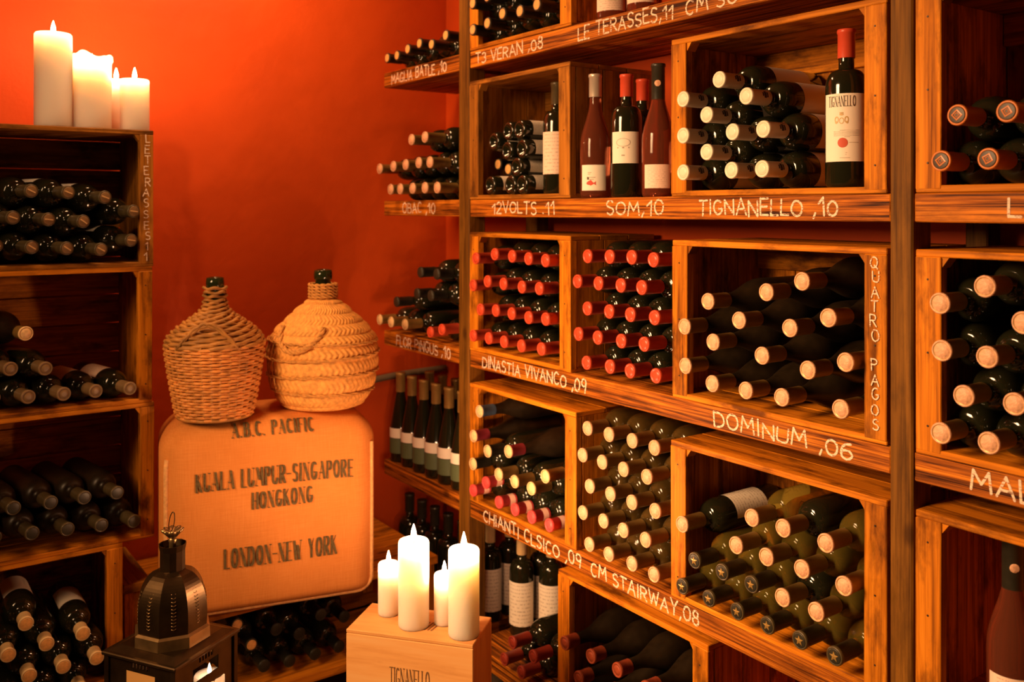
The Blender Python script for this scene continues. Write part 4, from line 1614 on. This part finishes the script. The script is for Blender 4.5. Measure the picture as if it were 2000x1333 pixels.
bm = bmesh.new()
NR, NA = 200, 288
BANDS = 11
rings = []
for i in range(NR + 1):
    s_ = i / NR
    r_, z = dprof(s_)
    bandf = s_ * BANDS
    fb = bandf - math.floor(bandf)
    prof_b = math.sin(fb * PI) ** .5
    ring = []
    for k in range(NA):
        th = 2 * PI * k / NA
        chev = (abs(fb - .5) * 2)
        st = math.sin(th * 62 + chev * 5.5 + math.floor(bandf) * 1.7)
        rr_ = r_ + .0055 * (prof_b - .6) + .0018 * st * prof_b + .0012 * math.sin(th * 5 + s_ * 40)
        ring.append(bm.verts.new((rr_ * math.cos(th), rr_ * math.sin(th), z)))
    rings.append(ring)
for i in range(NR):
    for k in range(NA):
        f = bm.faces.new((rings[i][k], rings[i][(k + 1) % NA], rings[i + 1][(k + 1) % NA], rings[i + 1][k]))
        f.smooth = True
bm.faces.new(rings[0][::-1])
bm.faces.new(rings[-1])
link('plaited_sheath', bm, M['esparto'], dk)


def twist(path, r_, n_str=2, tw=9.0, seg=6, bm_=None):
    bm_ = bm_ or bmesh.new()
    path = [Vector(q) for q in path]
    for s_ in range(n_str):
        pts_ = []
        for i, q in enumerate(path):
            t_ = (path[min(i + 1, len(path) - 1)] - path[max(i - 1, 0)]).normalized()
            u_ = t_.cross(Vector((.31, .2, .93))).normalized()
            v_ = t_.cross(u_)
            a = i * tw / 10 + 2 * PI * s_ / n_str
            pts_.append(q + (u_ * math.cos(a) + v_ * math.sin(a)) * r_ * .55)
        tube(pts_, r_ * .62, seg, bm_)
    return bm_


bm = bmesh.new()
for zz, rr_, n in ((.188, .152, 90), (.150, .1575, 90), (.098, .1545, 90), (.052, .143, 90)):
    twist([(rr_ * math.cos(2 * PI * q / n), rr_ * math.sin(2 * PI * q / n), zz + .005 * math.sin(2 * PI * q / n + zz * 90)) for q in range(n + 1)], .0042, 2, 9, 5, bm)
link('rope_seam', bm, M['rope'], dk, smooth=True)
bm = bmesh.new()
for i in range(5):
    zz = .308 + i * .0085
    twist([(.038 * math.cos(2 * PI * q / 36), .038 * math.sin(2 * PI * q / 36), zz) for q in range(37)], .0048, 2, 12, 5, bm)
link('neck_wrap', bm, M['rope'], dk, smooth=True)
hp = []
fa = -PI / 2 - SY + .0
for q in range(31):
    s_ = q / 30
    th = -1.95 + (s_ - .5) * 1.05
    drop = math.sin(s_ * PI)
    zz = .235 - .062 * drop ** .7
    rr_ = {0: .122}.get(0, 0)
    # hang just outside the sheath
    rr_ = .126 + .038 * drop ** .8
    hp.append((rr_ * math.cos(th), rr_ * math.sin(th), zz))
link('rope_handle', twist(hp, .0072, 3, 7, 6), M['rope'], dk, smooth=True)
bm = bmesh.new()
for th in (-2.75, -2.62, -2.49):
    tube([((dprof(s_)[0] + .002) * math.cos(th), (dprof(s_)[0] + .002) * math.sin(th), dprof(s_)[1]) for s_ in [.20 + .34 * q / 12 for q in range(13)]], .0035, 5, bm)
link('rope_tie', bm, M['rope'], dk, smooth=True)
demijohn_glass(dk, .0235, .30, .385)

# ---------------------------------------------------------------- pine wine box
FR = at_depth(924, 1261, 2.0)
zt = FR.z
fl = at_depth(676, 1229, 2.078)
u_ = Vector((fl.x - FR.x, fl.y - FR.y, 0))
wid = u_.length
ang = math.atan2(-u_.y, -u_.x)
DEP = .143
wb = empty('wine_box', (FR.x + u_.x / 2, FR.y + u_.y / 2, 0), ang)
tag(wb, 'pale pine wine case with branded lettering, four candles standing on top', 'box')
tk = .012
h_ = zt
boxobj('front_panel', M['pine'], wb, (-wid / 2, wid / 2, 0, tk, 0, h_ - .009, 'x'))
boxobj('back_panel', M['pine'], wb, (-wid / 2, wid / 2, DEP - tk, DEP, 0, h_ - .009, 'x'))
for s_ in (-1, 1):
    xa, xb = sorted((s_ * wid / 2, s_ * (wid / 2 - tk)))
    boxobj('end_panel', M['pine'], wb, (xa, xb, tk + .0005, DEP - tk - .0005, 0, h_ - .009, 'z'))
lid = boxobj('lid', M['pine'], wb, (-wid / 2, wid / 2, 0, DEP, h_ - .0085, h_, 'x'))
boxobj('bottom_panel', M['pine'], wb, (-wid / 2 + tk + .001, wid / 2 - tk - .001, tk + .001, DEP - tk - .001, 0.001, .012, 'x'))
pl = text_polys('TIGNANELLO', .040, .093, (.15, .05), gap=.26, serif=True)
link('branded_lettering', polys_bm(pl, lambda u, v, e: (-.044 + u, -.0008 - e, h_ - .112 + v)), M['box_ink'], [c for c in wb.children if c.name.startswith('front_panel')][0])
bm = bmesh.new()
for i in range(4):
    x = .012 + i * .008
    vs = [(x, .060), (x + .004, .060), (x + .012, .100), (x + .008, .100)]
    bm.faces.new([bm.verts.new((q[0], q[1] - .02, h_ + .0006)) for q in vs])
link('branded_mark', bm, M['box_ink'], lid)

# ---------------------------------------------------------------- candles
def candle(label, loc, r, h, group, flame=True, wavy=False, fh=.034):
    t = empty('pillar_candle', loc)
    tag(t, label, 'candle', group)
    rim = [(r * .96, 0), (r, .004), (r, h - .008), (r * .985, h - .003), (r * .93, h), (r * .82, h - .003), (r * .45, h - .007), (r * .12, h - .008)]
    if wavy:
        rim = [(r * .96, 0), (r, .004), (r, h * .82), (r * 1.01, h * .9), (r * 1.05, h - .012), (r * 1.04, h - .003), (r * .97, h), (r * .88, h - .006), (r * .75, h - .03), (r * .4, h - .036), (r * .1, h - .036)]
        fr_ = lambda th, i: ((.003 * math.sin(th * 3 + 1) if 3 < i < 8 else 0), (.006 * math.sin(th * 2 + .5) + .004 * math.sin(th * 5) if i in (4, 5, 6, 7) else 0))
        link('wax_body', lathe(rim, 48, fr=fr_), M['wax'], t)
        zt_ = h - .036
    else:
        link('wax_body', lathe(rim, 48), M['wax'], t)
        zt_ = h - .008
    wk = tube([(0, 0, zt_ - .002), (.0005, 0, zt_ + .006), (.002, .0005, zt_ + .011)], .0012, 6)
    link('wick', wk, M['wick'], t, smooth=True)
    if flame:
        z0 = zt_ + .007
        prof_ = [(.0008, 0), (.0038, .12), (.0056, .27), (.0054, .42), (.0042, .60), (.0026, .78), (.0011, .92), (.0002, 1)]
        link('flame', lathe([(a * fh / .034, z0 + c * fh) for a, c in prof_], 20), M['small_flame' if 'crates' in label else 'lantern_flame' if 'lantern' in label else 'flame'], t)
    return t


BG = 'candles on the pine box'
def box_candle(label, px, pbase, ptop, rpx, fh):
    pyc = pbase
    Z = (EYE - zt) * FPX / (pyc - 408)
    p_ = at_depth(px, pyc, Z)
    p_.z = zt + .0003
    candle(label, p_, rpx * Z / FPX, (pbase - ptop) * Z / FPX, BG, fh=fh)


box_candle('short candle at the back left of the pine box', 759, 1199, 1100, 20.5, .030)
box_candle('tall candle on the pine box, left one, tallest', 808, 1222, 1056, 30, .038)
box_candle('short candle half hidden between the two tall ones on the box', 868, 1217, 1121, 20.5, .030)
box_candle('tall candle on the pine box, right one, nearest the camera', 906, 1240, 1072, 30.5, .038)
TG = 'candles on top of the left crates'
ZT = 1.346 + .3655
for lb, px, pt, rpx, Yp, fl_, wv in (('tallest candle on the crates at upper left', 104, 66, 34, 2.65, True, False), ('wide candle with melted wavy rim on the crates at upper left', 180, 109, 35, 2.65, True, True),
                                     ('slim candle half hidden between the others on the crates', 227, 156, 19, 2.75, True, False), ('right-hand short candle on the crates near the crate corner', 263, 156, 27, 2.65, True, False)):
    X_, z_ = onY(px, pt, Yp)
    t_ = Yp / (MX - MY * (px - 1000) / FPX)
    candle(lb, (X_, Yp, ZT + .0003), rpx * t_ / FPX, z_ - ZT, TG, fl_, wv, fh=.034)

# ---------------------------------------------------------------- moroccan lantern
lp = at_depth(337, 1240, 1.948)
zr = lp.z - .01
lan = empty('metal_lantern', (lp.x, lp.y, 0), math.atan2(-.851, .524))
tag(lan, 'dark pierced metal lantern with onion dome and flower finial, candle inside', 'lantern')
HS = .088
def oct_lathe(prof_, n=8, rot=PI / 8):
    bm_ = bmesh.new()
    rings_ = [[bm_.verts.new((r_ * math.cos(rot + 2 * PI * k / n), r_ * math.sin(rot + 2 * PI * k / n), z)) for k in range(n)] for r_, z in prof_]
    for a, c in zip(rings_, rings_[1:]):
        for k in range(n):
            bm_.faces.new((a[k], a[(k + 1) % n], c[(k + 1) % n], c[k]))
    bm_.faces.new(rings_[0][::-1])
    bm_.faces.new(rings_[-1])
    return bm_


bm = oct_lathe([(.080, zr + .008), (.079, zr + .030), (.0735, zr + .034)])
link('drum', bm, M['brass'], lan)
bm = oct_lathe([(.028 + .0457 * (1 - max(0, (q - 3) / 17) ** 2.6) ** .62 - .0015 * max(0, 3 - q) / 3, zr + .034 + .116 * q / 20) for q in range(21)])
dome = link('dome', bm, M['metal'], lan)
bm = bmesh.new()
for k in range(8):
    th = PI / 8 + 2 * PI * (k + .5) / 8
    for i in range(11):
        z = zr + .048 + i * .0068
        r_ = (.0735 if i < 5 else .0735 - (i - 4) ** 2 * .00032) * math.cos(PI / 8) + .0003
        c_ = Vector((r_ * math.cos(th), r_ * math.sin(th), z))
        tg = Vector((-math.sin(th), math.cos(th), 0))
        tube([c_ - tg * .0045 + Vector((0, 0, .0015)), c_ + Vector((0, 0, -.001)), c_ + tg * .0045 + Vector((0, 0, .0015))], .0009, 5, bm)
link('punched_pattern', bm, M['brass'], dome, smooth=True)
bm = oct_lathe([(.026, zr + .148), (.026, zr + .19), (.0285, zr + .203), (.0270, zr + .203), (.024, zr + .19), (.024, zr + .160)], 12, 0)
link('neck', bm, M['metal'], lan)
bm = lathe([(.008, zr + .155), (.007, zr + .205), (.009, zr + .212), (.006, zr + .216)], 16)
link('stem', bm, M['brass'], lan, smooth=True)
bm = bmesh.new()
lathe([(.006, zr + .214), (.012, zr + .220), (.020, zr + .228), (.0215, zr + .233), (.016, zr + .234), (.006, zr + .228), (.001, zr + .227)], 48, bm, fr=lambda th, i: (.0022 * math.cos(th * 8) if 1 < i < 5 else 0, .0012 * math.cos(th * 8) if 1 < i < 5 else 0))
link('flower_finial', bm, M['brass'], lan, smooth=True)
bm = tube([(.007 * math.sin(a) - .004 * math.cos(a) - .004, .002, zr + .2475 - .021 * math.cos(a)) for a in [2 * PI * q / 24 for q in range(24)]], .0011, 6, closed=True)
link('hanging_loop', bm, M['metal'], lan, smooth=True)
# roof
bm = bmesh.new()
box(bm, -HS - .010, HS + .010, -HS - .010, HS + .010, zr - .008, zr, bev=.002)
clean(bm)
roof = link('roof', bm, M['metal'], lan)
bm = bmesh.new()
for a, c in ((HS * 1.02, .008),):
    vs0 = [bm.verts.new((sx * a, sy * a, zr)) for sx, sy in ((-1, -1), (1, -1), (1, 1), (-1, 1))]
    vs1 = [bm.verts.new((sx * a * .8, sy * a * .8, zr + c)) for sx, sy in ((-1, -1), (1, -1), (1, 1), (-1, 1))]
    for i in range(4):
        bm.faces.new((vs0[i], vs0[(i + 1) % 4], vs1[(i + 1) % 4], vs1[i]))
    bm.faces.new(vs1)
link('roof_step', bm, M['metal'], roof)
# body: corner posts, pierced side panels
ZB = .20
for sx in (-1, 1):
    for sy in (-1, 1):
        boxobj('corner_post', M['metal'], lan, (sx * HS - .006, sx * HS + .006, sy * HS - .006, sy * HS + .006, ZB, zr - .008, 'z'), bev=.001)
        bm = lathe([(.012, 0), (.009, .01), (.007, .1), (.011, ZB - .01)], 12)
        for v in bm.verts:
            v.co += Vector((sx * (HS - .015), sy * (HS - .015), 0))
        link('foot', bm, M['metal'], lan, smooth=True)
boxobj('base_plate', M['metal'], lan, (-HS - .008, HS + .008, -HS - .008, HS + .008, ZB - .012, ZB, 'x'))


def side_panel(rot, solid_door, glazed):
    bm_ = bmesh.new()
    t2 = .0012
    W = HS - .006
    zt_ = zr - .008
    bx = lambda u0, u1, z0, z1: box(bm_, u0, u1, -HS - t2, -HS + t2, z0, z1, bev=0)
    # row of slits under the roof
    zs0, zs1 = zt_ - .016, zt_ - .006
    bx(-W, W, zs1, zt_)
    bx(-W, -.022, zs0, zs1)
    bx(.022, W, zs0, zs1)
    for i in range(6):
        u = -.022 + i * .0088
        bx(u - .0018, u + .0018, zs0, zs1)
    zw1, zw0 = zs0 - .007, zs0 - .036
    bx(-W, W, zw1, zs0)
    bx(-W, -.038, zw0, zw1)
    bx(.038, W, zw0, zw1)
    za = zw0 - .012
    bx(-W, W, za, zw0)
    # arch: outer curve, inner curve with spokes
    zc = za - .058
    ro, ri = .066, .052
    n = 22
    A = [PI * i / n for i in range(n + 1)]
    sc_ = .052 / .066
    def vtx(u, y, z):
        return bm_.verts.new((u, -HS + y, z))
    def quad(pts4):
        for y in (-t2, t2):
            bm_.faces.new([vtx(q[0], y, q[1]) for q in pts4])
    for a0, a1 in zip(A, A[1:]):
        u0, z0, u1, z1 = ro * math.cos(a0), zc + ro * sc_ * math.sin(a0), ro * math.cos(a1), zc + ro * sc_ * math.sin(a1)
        quad(((u0, z0), (u1, z1), (u1, za), (u0, za)))
    bx(-W, -ro, ZB, za)
    bx(ro, W, ZB, za)
    for i, a in enumerate(A):
        if i % 2 == 0:
            da = .04
            quad(((ro * math.cos(a - da), zc + ro * sc_ * math.sin(a - da)), (ro * math.cos(a + da), zc + ro * sc_ * math.sin(a + da)), (ri * math.cos(a + da), zc + ri * sc_ * math.sin(a + da)), (ri * math.cos(a - da), zc + ri * sc_ * math.sin(a - da))))
    for i in range(12):
        z0 = zc - .01 - i * .021
        if z0 > ZB:
            bx(-ro, -ri, z0 - .003, z0 + .003)
            bx(ri, ro, z0 - .003, z0 + .003)
    # rim of the inner arch
    rim_ = [(ri * math.cos(a), -HS, zc + ri * sc_ * math.sin(a)) for a in A]
    tube([(ri, -HS, ZB + .002)] + rim_ + [(-ri, -HS, ZB + .002)], .0018, 6, bm_)
    R_ = Matrix.Rotation(rot, 4, 'Z')
    bmesh.ops.transform(bm_, matrix=R_, verts=bm_.verts[:])
    clean(bm_)
    sp = link('pierced_panel', bm_, M['metal'], lan)
    if solid_door:
        bd_ = bmesh.new()
        vs = [(-ri, ZB + .002), (ri, ZB + .002)] + [(ri * math.cos(a) * (1 - .0 * math.sin(a)), zc + (ri * sc_ + .004) * math.sin(a) ** 1.3) for a in A]
        for y in (-.001, .001):
            bd_.faces.new([bd_.verts.new((q[0] * .98, -HS + y, q[1])) for q in vs])
        bmesh.ops.transform(bd_, matrix=R_, verts=bd_.verts[:])
        link('door_panel', bd_, M['brass'], sp)
    if glazed:
        bg = bmesh.new()
        box(bg, -.038, .038, -HS - .0006, -HS + .0006, zw0, zw1, bev=0)
        clean(bg)
        bmesh.ops.transform(bg, matrix=R_, verts=bg.verts[:])
        link('glass_pane', bg, M['amber'], sp)


side_panel(0, True, True)
side_panel(PI / 2, False, False)
side_panel(PI, True, True)
side_panel(-PI / 2, True, True)
# the candle inside
cp = at_depth(409, 1317, 1.962)
candle('stout candle burning inside the metal lantern', (cp.x, cp.y, ZB + .0005), .032, cp.z - ZB, 'candle in the lantern', fh=.024)

# ---------------------------------------------------------------- conduit on the wall
p0, p1, p2, p3 = (1.15, 2.947, .80), (1.32, 2.947, .885), (1.5, 2.947, .905), (1.79, 2.947, .905)
pts = []
for q in range(25):
    s_ = q / 24
    pts.append(tuple((1 - s_) ** 3 * a + 3 * (1 - s_) ** 2 * s_ * b_ + 3 * (1 - s_) * s_ * s_ * c + s_ ** 3 * d for a, b_, c, d in zip(p0, p1, p2, p3)))
tag(link('wall_conduit', tube(pts, .012, 10), M['cable'], smooth=True), 'grey conduit curving along the red wall behind the right demijohn', 'conduit')
